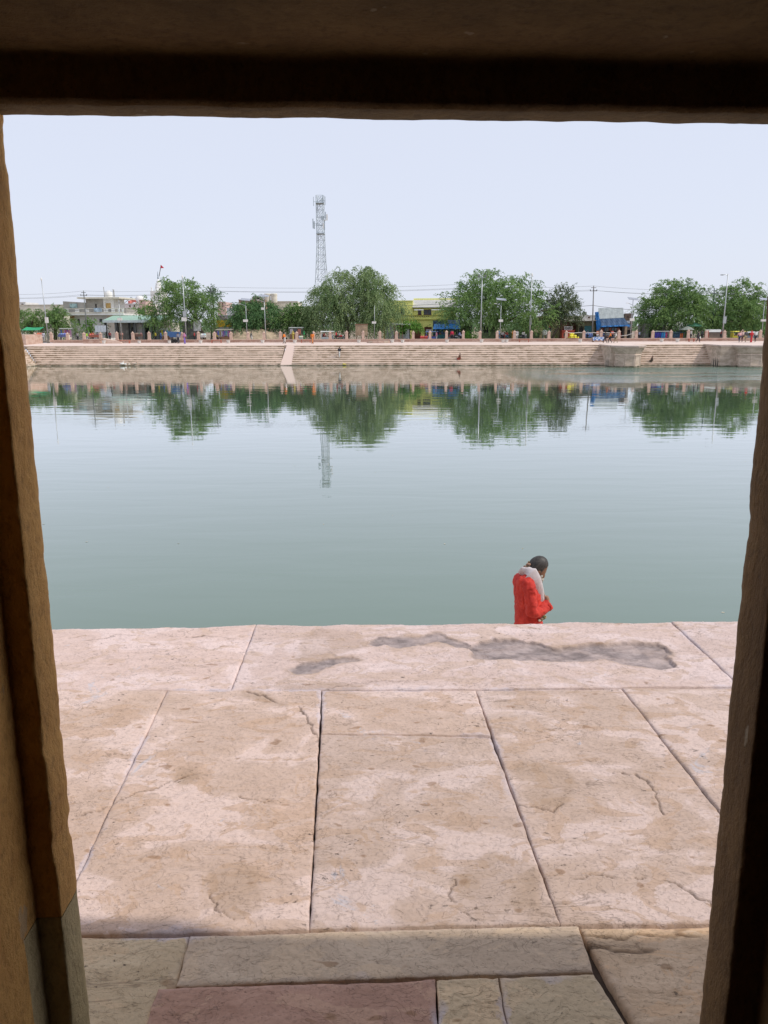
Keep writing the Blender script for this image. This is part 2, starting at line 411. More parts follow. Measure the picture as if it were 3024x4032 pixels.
# the ghat steps, one object per course and flight, under the bank structure
NS = 9; rise = (ZP - .12) / NS; run = 3.4 / NS
sr0 = Fp(1113, 1400, 1.5)[0]; sr1 = Fp(1155, 1400, 1.5)[0]
b1l = Fp(2363, 1358, 3.4)[0]; b2l = Fp(2771, 1358, 3.4)[0]
B1W = 4.1; B2W = 9.0
steps = MB(bank).box(XL - 3, XR + 3, .05, 3.4, -1.2, .05).build('steps', M_step); tag(steps, kind='structure')
flights = [(s0 + .0, sr0), (sr1, b1l), (b1l + B1W, b2l), (b2l + B2W, XR + 3)]
for fi, (a, b) in enumerate(flights):
    for i in range(NS):
        z1 = ZP - .005 - i * rise; z0 = max(z1 - rise - .02, -.0); n0 = 3.4 - (i + 1) * run
        aa = a if fi else XL - (NS - 1 - i) * run - .1
        q = MB(bank)
        # split long courses into worn lengths so the edge wavers
        t = aa
        while t < b - .01:
            t2 = min(b, t + random.uniform(3, 7)); dj = random.uniform(-.02, .02); dz = random.uniform(-.018, .012)
            zt_ = z1 + dz if i else z1 - abs(dz); nf = n0 + dj; cw = random.uniform(.045, .065)
            q.hexa([(t, nf, z0 - .02), (t2, nf, z0 - .02), (t2, 3.42, z0 - .02), (t, 3.42, z0 - .02), (t, nf, zt_ - cw), (t2, nf, zt_ - cw), (t2, 3.42, zt_ - cw), (t, 3.42, zt_ - cw)])
            q.hexa([(t, nf - .025, zt_ - cw + .001), (t2, nf - .025, zt_ - cw + .001), (t2, 3.42, zt_ - cw + .001), (t, 3.42, zt_ - cw + .001), (t, nf + .09, zt_), (t2, nf + .09, zt_), (t2, 3.42, zt_), (t, 3.42, zt_)]); t = t2
        q.build('step', M_step, steps)
MB(bank).box(XL, sr0, -.28, .12, -.6, .10).box(sr1, b1l, -.28, .12, -.6, .10).box(b1l + B1W, b2l, -.28, .12, -.6, .10).build('step', M_step, steps)
# left and right banks run towards the camera
for nm, X, sg in (('side_steps', XL, -1), ('side_steps', XR, 1)):
    st = MB().box(min(X, X + sg * 3.4), max(X, X + sg * 3.4), -5, D0 + 1.5, -1, .02).build(nm, M_step); tag(st, kind='structure')
    for i in range(NS):
        z1 = ZP - .008 - i * rise; xa = X + sg * (3.4 - (i + 1) * run) ; xb = X + sg * 3.7
        yend = bank(X, 0, 0).y + (3.4 - (i + 1) * run)
        MB().box(min(xa, xb), max(xa, xb), -5, yend, z1 - rise - .1, z1).build('step', M_plaza if i == 99 else M_step, st)
# sloping ramp between the flights
q = MB(bank); zr = .12
q.hexa([(sr0 - .05, -.35, -.6), (sr1, -.35, -.6), (sr1, 3.5, -.6), (sr0 + .3, 3.5, -.6), (sr0 - .05, -.25, zr), (sr1, -.25, zr), (sr1, 3.41, ZP + .02), (sr0 + .3, 3.41, ZP + .02)])
o = q.build('stone_ramp', M_ramp, origin=bank((sr0 + sr1) / 2, 1.5, 0)); tag(o, 'smooth sloping pink stone ramp running down to the water between the two step flights', 'ramp')

# parapet wall at the back of the plaza, built of stone lengths
pw = empty('parapet_wall', bank(0, 12.2, ZW), 'long low pink sandstone wall behind the far promenade carrying the stone posts', 'wall')
t = s0 + .1
while t < 72:
    t2 = t + random.uniform(2.1, 3.2)
    MB(bank).box(t + .012, t2 - .012, 12.0 + random.uniform(0, .03), 12.5, ZW - .3, ZT - .09 + random.uniform(-.01, .01)).build('stone', M_para, pw); t = t2
MB(bank).box(s0, 72, 11.93, 12.56, ZT - .09, ZT).build('coping', M_post, pw)
b0 = Fp(86, 1318, 9)[0]; b1 = Fp(131, 1318, 9)[0]
o = MB(bank).box(b0 - 3, b1, 6.5, 11.8, gz(9) - .3, Fp(100, 1318, 6.5)[1]).build('plinth', M_para, origin=bank(b0, 9, gz(9))); tag(o, 'square pink stone block closing the left end of the promenade', 'plinth')

# ------------------------------------------------------------------ posts
def post_mesh():
    base = empty('stone_post', (0, 0, 0)); H = 1.22
    MB().box(-.24, .24, -.2, .2, -.4, .12).build('plinth', M_post, base)
    MB().box(-.20, .20, -.17, .17, .12, H - .26).build('shaft', M_post, base)
    MB().hexa([(-.25, -.21, H - .26), (.25, -.21, H - .26), (.25, .21, H - .26), (-.25, .21, H - .26), (-.25, -.21, H - .18), (.25, -.21, H - .18), (.25, .21, H - .18), (-.25, .21, H - .18)]).build('cap', M_post, base)
    MB().lathe((0, 0, H - .18), [(.22, 0), (.17, .08), (.07, .14), (.09, .19), (.02, .26)], 8).build('finial', M_post, base)
    return base
posts_px = [140, 203, 267, 332, 397, 461, 524, 588, 653, 717, 782, 845, 910, 977, 1040, 1104, 1169, 1235, 1300, 1365, 1430, 1496, 1561, 1627, 1693, 1758, 1824, 1890, 1957, 2025, 2092, 2161, 2229, 2298, 2366, 2436, 2504, 2569, 2640, 2709, 2780, 2851, 2921, 2992]
post_lbl = {140: 'pink stone post at the left end, beside the square stone block', 203: 'stone post to the right of the green canopy stall', 267: 'stone post in front of the hanging clothes at left', 332: 'stone post left of the grey leaning boards',
 397: 'stone post right of the leaning grey boards', 461: 'stone post behind the woman in the pink sari', 524: 'stone post before the dark openings of the green-roofed shelter', 588: 'stone post just left of the yellow and blue shop goods', 653: 'stone post left of the blue pushcart',
 717: 'stone post beside the tall pole left of centre, right of the blue pushcart', 782: 'stone post in front of the seated red-clothed person', 845: 'stone post at the left end of the purple clothes stall', 910: 'stone post at the right end of the purple clothes stall', 977: 'stone post at the foot of the solar lamp by the earth mound',
 1040: 'stone post in the middle of the earth mound', 1104: 'stone post left of the man in orange shirt and white dhoti', 1169: 'stone post between the yellow-clothed and green-clothed people', 1235: 'stone post left of the person in long orange robes', 1300: 'stone post at the rear of the white-topped rickshaw', 1365: 'stone post in front of the big tree trunk',
 1430: 'stone post under the blank tan notice board', 1496: 'stone post above the round stone seat', 1561: 'stone post in front of the grey tin hut', 1627: 'stone post in front of the brown shutter of the yellow house', 1693: 'stone post before the blue goods cart', 1758: 'stone post left of the parked motorcycles under the blue awning',
 1824: 'stone post left of the little green bush', 1890: 'stone post at the foot of the twin floodlight mast', 1957: 'stone post in front of the long green wall near the solar lamp', 2025: 'stone post between the scooter riders and the man in white', 2092: 'stone post beside the tall mast with a grey box at mid right', 2161: 'stone post right of the white water tank',
 2229: 'stone post left of the heap of yellow fruit', 2298: 'stone post right of the heap of yellow fruit', 2366: 'stone post left of the three walkers', 2436: 'stone post right of the three walkers', 2504: 'stone post at the right end of the rope, near the first bastion', 2569: 'stone post left of the blue spotted cloth',
 2640: 'stone post right of the blue spotted cloth', 2709: 'stone post left of the walker with the white bag', 2780: 'stone post at the left end of the tin-roofed kiosk', 2851: 'stone post at the right end of the tin-roofed kiosk', 2921: 'stone post hidden behind the group of five walkers', 2992: 'stone post farthest right on the promenade wall'}
proto = post_mesh()
for i, px in enumerate(posts_px):
    s, z = Fp(px, 1333, 12.25); o = proto if i == 0 else copy_tree(proto)
    o.location = bank(s, 12.25, ZT); o.rotation_euler.z = -math.atan(K) + random.uniform(-.03, .03)
    o.scale = (1, 1, random.uniform(.94, 1.03)); tag(o, post_lbl[px], 'post', 'pink stone posts along the promenade wall')

# ------------------------------------------------------------------ bastions
def bastion(sl, wstem, sc, wl, wu, nf, label):
    root = empty('bastion', bank(sc, nf + 2, 0), label, 'bastion')
    zf = ZP - 1.15; zc = ZP - .30
    MB(bank).box(sl, sl + wstem, nf + wl * .6, 3.5, -.8, ZP - .16).build('stem_wall', M_bast, root)
    MB(bank).box(sl - .12, sl + wstem + .12, nf + wl * .6, 3.40, ZP - .16, ZP + .03).build('coping', M_plaza, root)
    a0 = math.pi / 8; k = 1 / math.cos(a0) / 2; c = (sc, nf + wl / 2, 0)
    MB(bank).lathe(c, [(wl * k, -.8), (wl * k, zf - .1)], 8, a0=a0).build('octagon_wall', M_bast, root)
    MB(bank).lathe(c, [(wl * k + .10, zf - .12), (wl * k + .10, zf), (wl * k + .04, zf + .04)], 8, a0=a0).build('string_course', M_bast2, root)
    MB(bank).lathe(c, [(wl * k + .02, zf + .04), (wl * k + .18, zf + .3), (wu * k - .02, zc)], 8, a0=a0).build('flared_wall', M_bast, root)
    MB(bank).lathe(c, [(wu * k, zc), (wu * k + .05, ZP - .14), (wu * k + .18, ZP - .12), (wu * k + .18, ZP + .035)], 8, a0=a0).build('cornice', M_plaza, root)
    for fc in range(8):          # dentils under the cornice, recessed panels on each face
        am = fc * math.pi / 4; rd = wu / 2 + .07; ap = wl / 2 + .025
        if math.sin(am) > .8: continue
        d = MB(bank)
        side = wu * .414; nn = 9
        for q in range(nn):
            tt = (q - (nn - 1) / 2) / nn * side
            x = c[0] + math.cos(am) * rd - math.sin(am) * tt; y = c[1] + math.sin(am) * rd + math.cos(am) * tt
            d.box(x - .06, x + .06, y - .06, y + .06, zc + .02, ZP - .15, am)
        d.build('dentil_row', M_bast2, root)
        sl_ = wl * .414 / 2 - .06; pn = MB(bank)
        for (ta, tb, za, zb) in ((-sl_, sl_, zf - .26, zf - .18), (-sl_, sl_, .18, .28), (-sl_, -sl_ + .1, .28, zf - .26), (sl_ - .1, sl_, .28, zf - .26)):
            pts = []
            for zz in (za, zb):
                for (tt, rr) in ((ta, ap - .05), (ta, ap + .03), (tb, ap + .03), (tb, ap - .05)):
                    pts.append((c[0] + math.cos(am) * rr - math.sin(am) * tt, c[1] + math.sin(am) * rr + math.cos(am) * tt, zz))
            pn.hexa([pts[0], pts[1], pts[2], pts[3], pts[4], pts[5], pts[6], pts[7]])
        pn.build('panel_frame', M_bast2, root)
    # low pointed arches on the stem's left wall
    for q in range(3):
        n0 = nf + wl * .6 + .55 + q * .75; fr = MB(bank); xs = sl - .04
        prof = [(-.24, 0), (-.24, .75), (-.12, 1.0), (0, 1.12), (.12, 1.0), (.24, .75), (.24, 0)]
        fr._a([(xs, n0 + a, -.1 + b) for a, b in prof] + [(sl + .02, n0 + a, -.1 + b) for a, b in prof],
              [(0, 1, 2, 3, 4, 5, 6)] + [(i, i + 7, i + 8, i + 1) for i in range(6)])
        fr.build('arch', mat((.05, .045, .035), .9), root)
        am_ = MB(bank)
        for (p1, p2) in zip(prof[:-1], prof[1:]): am_.tube([(xs - .01, n0 + p1[0] * 1.2, -.1 + p1[1] * 1.06), (xs - .01, n0 + p2[0] * 1.2, -.1 + p2[1] * 1.06)], .05, 5)
        am_.build('arch_moulding', M_bast2, root)
    return root
s1c = b1l + B1W / 2 + .1
bastion(b1l, B1W, s1c, 3.2, 4.1, -5.4, 'left one of the two octagonal stone bastions, its flared top fully in view')
s2c = Fp(2973, 1450, -5.5)[0]
bastion(b2l, s2c + 3 - b2l, s2c, 3.6, 4.4, -5.6, 'right one of the two octagonal stone bastions, partly hidden by the door jamb')
o = MB(bank).lathe((Fp(2860, 1440, -1.8)[0], -1.8, 0), [(.28, -.5), (.28, .1), (.24, 1.1), (.30, 1.15), (.30, 1.3), (.2, 1.5), (.04, 1.72)], 8).build('stone_bollard', M_bast2, origin=bank(Fp(2860, 1440, -1.8)[0], -1.8, 0))
tag(o, 'pale rounded stone pillar standing in the water beside the arches of the right bastion', 'pillar')

# ------------------------------------------------------------------ near side: platform of slabs, steps, doorway
ZN = 3.9
SC = 3024 / 1659
def G(x, y): p = atZ(x * SC, y * SC, ZN); return np.array([p.x, p.y])
plat = MB().box(-7, 7, -2.4, atZ(1512, 2452, ZN).y - .03, 3.4, ZN - .035).build('pavement', M_bed); tag(plat, kind='structure')
def seg_dist(X, Y, pts):
    d = np.full(X.shape, 9.)
    for a, b in zip(pts[:-1], pts[1:]):
        ab = b - a; t = np.clip(((X - a[0]) * ab[0] + (Y - a[1]) * ab[1]) / (ab @ ab + 1e-12), 0, 1)
        d = np.minimum(d, np.hypot(X - a[0] - t * ab[0], Y - a[1] - t * ab[1]))
    return d
def inpoly(X, Y, P):
    r = np.zeros(X.shape, bool); j = len(P) - 1
    for i in range(len(P)):
        xi, yi = P[i]; xj, yj = P[j]
        c = ((yi > Y) != (yj > Y)) & (X < (xj - xi) * (Y - yi) / (yj - yi + 1e-12) + xi); r ^= c; j = i
    return r
def sm(x): x = np.clip(x, 0, 1); return x * x * (3 - 2 * x)
sid = [0]
def slab(corners, nu, nv, mt, label=None, z=0.0, cracks=(), hollows=(), stains=(), front=False, world=False, flake=1.0):
    sid[0] += 1; sd = sid[0] * 31
    c = [np.array(p, float) if world else G(*p) for p in corners]     # far-left, far-right, near-right, near-left
    w = np.linalg.norm(c[1] - c[0]); h = np.linalg.norm(c[3] - c[0]); gap = .0014
    u = np.linspace(0, 1, nu); v = np.linspace(0, 1, nv); U, V = np.meshgrid(u, v)
    Ug = gap / w + U * (1 - 2 * gap / w); Vg = gap / h + V * (1 - 2 * gap / h)
    X = (c[0][0] * (1 - Ug) + c[1][0] * Ug) * (1 - Vg) + (c[3][0] * (1 - Ug) + c[2][0] * Ug) * Vg
    Y = (c[0][1] * (1 - Ug) + c[1][1] * Ug) * (1 - Vg) + (c[3][1] * (1 - Ug) + c[2][1] * Ug) * Vg
    d = np.minimum(np.minimum(U, 1 - U) * w, np.minimum(V, 1 - V) * h)
    k = np.exp(-d / .03)
    X0, Y0 = X.copy(), Y.copy()
    X = X + k * (fbm(X0 * 20, Y0 * 20, 4, sd) - .5) * .007; Y = Y + k * (fbm(X0 * 20, Y0 * 20, 4, sd + 5) - .5) * .007
    if front:
        kf = np.exp(-V * h / .06); Y = Y + kf * ((fbm(X0 * 3, X0 * 0, 5, 77) - .5) * .05)
    Z = np.full(X.shape, ZN + z)
    Z += (fbm(X * 1.8, Y * 1.8, 3, sd + 1) - .5) * .005
    n1 = fbm(X * 4.5, Y * 8, 5, sd + 2); L = 9; q = n1 * L; Z += flake * (np.floor(q) + sm((q - np.floor(q) - .86) / .14)) / L * .010 - .005 * flake
    n2 = fbm(X * 13, Y * 22, 4, sd + 9); q = n2 * 6; msk = sm((fbm(X * 2.3, Y * 2.3, 2, sd + 8) - .42) / .12)
    Z += flake * msk * (np.floor(q) + sm((q - np.floor(q) - .8) / .2)) / 6 * .006
    Z += (fbm(X * 60, Y * 60, 3, sd + 3) - .5) * .0022
    Z -= .004 * np.exp(-d / .004) * (.5 + fbm(X * 9, Y * 9, 2, sd + 4))
    crack = np.zeros(X.shape); hol = np.zeros(X.shape); sta = np.zeros(X.shape)
    Xn = X + (fbm(X * 22, Y * 22, 5, 5) - .5) * .05; Yn = Y + (fbm(X * 22, Y * 22, 5, 6) - .5) * .05
    for pts, wd in cracks:
        dd = seg_dist(Xn, Yn, [G(*p) for p in pts]); cr = np.exp(-(dd / (wd * .62)) ** 2) * sm((fbm(X * 12, Y * 12, 3, sd + 60) - .22) / .2); Z -= .006 * cr; crack = np.maximum(crack, cr)
    Xh = X + (fbm(X * 34, Y * 34, 2, 18) - .5) * .022 + (fbm(X * 8, Y * 8, 4, 15) - .5) * .10; Yh = Y + (fbm(X * 8, Y * 8, 4, 16) - .5) * .10
    for P, dep in hollows:
        P = [G(*p) for p in P]; ins = inpoly(Xh, Yh, P); dd = seg_dist(Xh, Yh, P + [P[0]]); dd = np.where(ins, dd, -dd)
        a = sm((dd + .004) / .016); Z -= dep * a * (.7 + .6 * fbm(X * 18, Y * 30, 4, 21)); hol = np.maximum(hol, sm((dd + .006) / .014) * (.72 + .28 * sm((fbm(X * 11, Y * 16, 4, 90) - .34) / .2)))
        rim = np.exp(-np.abs(dd + .004) / .010); sta = np.maximum(sta, rim * .75 * sm((fbm(X * 7, Y * 7, 3, 40) - .3) / .3))
    for P in stains:
        P = [G(*p) for p in P]; ins = inpoly(Xh, Yh, P); dd = seg_dist(Xh, Yh, P + [P[0]]); dd = np.where(ins, dd, -dd)
        sta = np.maximum(sta, sm((dd + .03) / .04) * (.25 + .5 * fbm(X * 6, Y * 6, 3, 44)))
    V3 = np.stack([X, Y, Z], -1).reshape(-1, 3)
    I = np.arange(nu * nv).reshape(nv, nu)
    Fq = np.stack([I[:-1, :-1], I[1:, :-1], I[1:, 1:], I[:-1, 1:]], -1).reshape(-1, 4)
    rim = np.concatenate([I[0, :], I[1:, -1], I[-1, -2::-1], I[-2:0:-1, 0]])
    low = V3[rim].copy(); low[:, 2] = ZN - .05; b = len(V3)
    idx = np.arange(len(rim)); nx = np.roll(idx, -1)
    Fs = np.stack([rim[idx], rim[nx], b + nx, b + idx], -1)
    at = lambda a, s=None: np.concatenate([a.reshape(-1), a.reshape(-1)[rim] if s is None else np.full(len(rim), s)])
    ob = mesh_np('stone_slab', np.concatenate([V3, low]), np.concatenate([Fq, Fs]), mt, plat, smooth=False,
                 attrs={'edge': at(d), 'hollow': at(hol), 'crack': at(crack), 'stain': at(sta)})
    if label: ob['label'] = label
    return ob
hol1 = [(1010, 1394), (1050, 1376), (1110, 1381), (1180, 1396), (1290, 1390), (1370, 1380), (1422, 1387), (1445, 1401), (1450, 1440), (1420, 1444), (1300, 1430), (1200, 1430), (1100, 1424), (1030, 1424)]
hol2 = [(775, 1392), (825, 1373), (900, 1374), (950, 1370), (1000, 1384), (1040, 1397), (1010, 1402), (950, 1393), (860, 1402), (800, 1400)]
hol3 = [(632, 1444), (660, 1428), (715, 1421), (765, 1415), (780, 1424), (730, 1438), (690, 1452), (650, 1456)]
st1 = [(640, 1400), (700, 1360), (770, 1372), (780, 1395), (700, 1425), (650, 1425)]
st2 = [(600, 1480), (700, 1478), (790, 1480), (790, 1496), (700, 1492), (620, 1492)]
slab([(-260, 1360), (552, 1352), (498, 1493), (-340, 1486)], 220, 110, M_slab, front=True, cracks=[([(180, 1385), (260, 1372), (320, 1371)], .004), ([(400, 1378), (440, 1374), (500, 1378)], .004)])
slab([(552, 1352), (1448, 1342), (1598, 1483), (498, 1493)], 430, 130, M_slab, 'long pale pink slab with a ragged grey hollow worn into its crust', front=True,
     hollows=[(hol1, .015), (hol2, .008), (hol3, .007)], stains=[st1, st2], cracks=[([(700, 1492), (760, 1476), (900, 1470)], .003)])
slab([(1448, 1342), (2050, 1338), (2250, 1478), (1598, 1483)], 150, 100, M_slab, front=True)
slab([(-480, 1490), (362, 1489), (108, 2020), (-1050, 2030)], 180, 200, M_slab2, cracks=[([(160, 1765), (420, 1675)], .003)])
slab([(362, 1489), (695, 1490), (668, 2008), (108, 2020)], 190, 260, M_slab2,
     cracks=[([(530, 1494), (575, 1508), (600, 1518), (640, 1525), (660, 1550), (688, 1600)], .007), ([(160, 1765), (420, 1675)], .0035), ([(445, 1935), (470, 1965), (510, 1985)], .004), ([(520, 1720), (560, 1735), (590, 1728)], .004)],
     stains=[[(385, 1672), (410, 1665), (412, 1690), (390, 1692)], [(535, 1494), (575, 1500), (620, 1522), (590, 1524)], [(450, 1890), (560, 1880), (560, 1960), (500, 1990), (450, 1950)]])
slab([(695, 1490), (1028, 1490), (1060, 1590), (693, 1585)], 170, 70, M_slab2)
slab([(693, 1585), (1060, 1590), (1210, 1996), (668, 2008)], 190, 230, M_slab2,
     cracks=[([(985, 1900), (970, 1930), (990, 1955), (1010, 1975)], .004)], stains=[[(985, 1880), (1060, 1850), (1150, 1880), (1180, 1980), (1010, 1980), (970, 1930)]])
slab([(1028, 1490), (1343, 1487), (1745, 1994), (1210, 1996)], 190, 260, M_slab2,
     cracks=[([(1112, 1735), (1150, 1742), (1195, 1758), (1220, 1725)], .005), ([(1180, 1897), (1330, 1895), (1400, 1900)], .004), ([(1340, 1670), (1380, 1675), (1410, 1700), (1430, 1760)], .005), ([(1440, 1900), (1500, 1930), (1550, 1960)], .005)],
     stains=[[(1120, 1660), (1200, 1650), (1225, 1690), (1215, 1740), (1140, 1740)]])
slab([(1343, 1487), (2255, 1482), (3050, 1985), (1745, 1994)], 180, 200, M_slab2, cracks=[([(1440, 1845), (1500, 1815), (1600, 1800)], .004)])
slab([(-1060, 2034), (410, 2020), (330, 2330), (-1600, 2350)], 200, 120, M_yel, z=-.004)
slab([(410, 2020), (1250, 1997), (1284, 2098), (378, 2131)], 260, 60, M_grey, 'smooth grey slab laid level with the pink paving', z=.001, flake=.25)
slab([(1250, 1997), (3060, 1988), (3700, 2330), (1440, 2330)], 200, 130, M_ochre, 'ochre slab with a ragged chipped edge', z=-.006, cracks=[([(1260, 2040), (1330, 2048), (1410, 2046)], .010), ([(1270, 2020), (1400, 2018), (1530, 2015)], .006)])
slab([(342, 2134), (940, 2114), (952, 2330), (270, 2335)], 220, 80, M_red, 'dull red sandstone slab at the threshold', z=.001, flake=.4)
slab([(942, 2114), (1076, 2110), (1118, 2330), (952, 2330)], 70, 80, M_yel, z=-.003)
slab([(1077, 2110), (1284, 2100), (1430, 2330), (1118, 2330)], 110, 80, M_yel, z=.0)
xl = G(-260, 1360)[0]; yf = G(900, 1348)[1]; y1_ = G(900, 1488)[1]; y2_ = G(900, 2005)[1]
for sg in (-1, 1):
    for (ya, yb) in ((y1_, yf), (1.25, y1_)):
        x0 = sg * (2.75 if ya == y1_ else 3.0)
        for q in range(3):
            xa, xb = x0 + sg * q * 1.1, x0 + sg * (q + 1) * 1.1
            a, b = min(xa, xb), max(xa, xb)
            slab([(a, yb), (b, yb), (b, ya), (a, ya)], 24, 20, M_slab, world=True, z=-.004)
# descending steps below the platform edge
ye = atZ(1512, 2452, ZN).y
ns = MB().box(-14, 14, 0, ye + 6.9, -1.2, -.4).build('ghat_steps', M_step); tag(ns, kind='structure')
for i in range(14):
    z1 = ZN - .3 * (i + 1) ; 
    MB().box(-14, 14, ye - .3, ye + .5 * (i + 1), z1 - .32, z1).build('step', M_step, ns)
MB().box(-14, -7, -2.4, ye - .02, 2.5, ZN - .01).box(7, 14, -2.4, ye - .02, 2.5, ZN - .01).box(-7, 7, -2.4, ye - .05, 2.5, 3.4).build('platform_edge', M_step, ns)

# doorway ------------------------------------------------------------
YO = 1.20
def edge_curve(pts):
    zz = []; xx = []
    for x, y in pts: p = atY(x * SC, y * SC, YO); zz.append(p.z); xx.append(p.x)
    zz = np.array(zz)[::-1]; xx = np.array(xx)[::-1]
    cf = np.polyfit(zz, xx, 2)
    return lambda z: np.polyval(cf, z) + (np.interp(z, zz, xx) - np.polyval(cf, z)) * .08
EL = edge_curve([(0, 180), (5, 262), (17, 400), (30, 600), (38, 690), (54, 780), (70, 950), (86, 1100), (101, 1250), (116, 1400), (128, 1550), (140, 1700), (158, 1880), (165, 1950), (177, 2060), (192, 2212), (215, 2420)])
ER = edge_curve([(1700, 180), (1690, 400), (1662, 600), (1656, 700), (1648, 820), (1638, 960), (1626, 1120), (1606, 1290), (1597, 1370), (1588, 1460), (1576, 1580), (1562, 1700), (1552, 1800), (1541, 1900), (1531, 2000), (1521, 2130), (1514, 2212), (1498, 2420)])
door = empty('stone_doorway', (0, 1.0, ZN), 'dark weathered stone doorway whose jambs and lintel frame the view', 'doorway')
def jamb(E, sg, YI, bw, z0, z1, mt, name, jit=.004, sd=3, j0=0, j1=99):
    nz = int((z1 - z0) / .004) + 2; zs = np.linspace(z0, z1, nz)
    prof = []; 
    xe = E(zs); rough = (fbm(zs * 30, zs * 0 + 3.3, 5, sd) - .5) * jit * 1.1
    chips = -np.maximum(0, fbm(zs * 11, zs * 0 + 9, 4, sd + 4) - .62) * .018
    rows = []
    ys = [(YO + .03, .9), (YO + .028, .30), (YO + .02, .012), (YO + .012, .003), (YO, .000), (YO - .02, -.0005), ((YO + YI) / 2, .0), (YI + .004, .0), (YI, .0015), (YI - .0005, .006), (YI - .001, .02), (YI - .001, bw - .0015), (YI - .003, bw), (YI - .05, bw), (.95, bw + .002), (.80, bw), (.66, bw), (.64, bw + .02), (.62, .9)]
    V = []
    for j, (y, off) in enumerate(ys):
        k = 1.0 if off < .01 else .6
        n = (fbm(zs * 26, zs * 0 + y * 25, 4, sd + 11) - .5) * .0025
        x = xe + sg * (off - (rough + chips) * k) + n * (0 if off > .5 else 1)
        V.append(np.stack([x, np.full(nz, y) + (fbm(zs * 30, zs * 0 + j, 4, sd + 20) - .5) * .0035, zs], -1))
    V = np.stack(V[j0:j1], 0); nc = len(V); I = np.arange(nc * nz).reshape(nc, nz)
    Fq = np.stack([I[:-1, :-1], I[1:, :-1], I[1:, 1:], I[:-1, 1:]], -1).reshape(-1, 4)
    return mesh_np(name, V.reshape(-1, 3), Fq, mt, door)
zk = atY(165 * SC, 1925 * SC, YO).z; ztop = CAMZ + .36
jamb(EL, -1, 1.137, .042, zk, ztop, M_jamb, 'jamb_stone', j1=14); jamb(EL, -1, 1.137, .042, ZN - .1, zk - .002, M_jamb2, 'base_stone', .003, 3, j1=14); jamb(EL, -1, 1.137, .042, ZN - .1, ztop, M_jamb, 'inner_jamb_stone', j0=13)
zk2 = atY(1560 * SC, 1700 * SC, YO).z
jamb(ER, 1, 1.117, .055, ZN - .1, ztop, M_jamb_shaded, 'jamb_stone', sd=31)
# lintel: outer stone, then a deeper inner soffit
xs = np.linspace(-1.3, 1.3, 330)
zl = np.interp(xs, [atY(0, 452, YO).x, atY(1512, 470, YO).x, atY(3024, 488, YO).x], [atY(0, 452, YO).z, atY(1512, 470, YO).z, atY(3024, 488, YO).z])
wob = (fbm(xs * 24, xs * 0, 5, 50) - .5) * .0032
prof = [(YO + .03, .34, 0), (YO + .02, .012, 1), (YO, 0, 1), (YO - .03, .001, 1), (1.145, .0, 1), (1.137, .006, 1), (1.136, .050, .5), (1.13, .056, .5), (1.10, .057, .4), (1.0, .058, .4), (.9, .06, .4), (.8, .058, .3), (.66, .06, .3), (.62, .5, 0)]
V = np.stack([np.stack([xs, np.full(len(xs), y) + (fbm(xs * 12, xs * 0 + j, 3, 60 + j) - .5) * .006, zl + dz + wob * k + (fbm(xs * 9, xs * 0 + j * 3.7, 4, 70) - .5) * .008 * (dz > .03)], -1) for j, (y, dz, k) in enumerate(prof)], 0)
I = np.arange(len(prof) * len(xs)).reshape(len(prof), len(xs))
Fq = np.stack([I[:-1, :-1], I[:-1, 1:], I[1:, 1:], I[1:, :-1]], -1).reshape(-1, 4)
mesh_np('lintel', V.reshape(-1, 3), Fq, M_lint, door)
# the room we stand in
rm = MB(); zc = CAMZ + .38
rm.box(-3.2, -1.35, .62, 1.19, 3.4, zc).box(1.35, 3.2, .62, 1.19, 3.4, zc)
rm.box(-3.4, -3.2, -3.0, 1.19, 3.4, zc).box(3.2, 3.4, -3.0, 1.19, 3.4, zc).box(-3.4, 3.4, -3.2, -3.0, 3.4, zc)
o = rm.build('room_wall', M_room); tag(o, kind='structure')
o = MB().box(-3.45, 3.45, -3.2, 1.20, zc, zc + .12).build('ceiling', M_room); tag(o, kind='structure')
o = MB().box(-3.2, 3.2, -3.0, 1.19, 3.6, ZN - .02).build('floor', M_bed); tag(o, kind='structure')

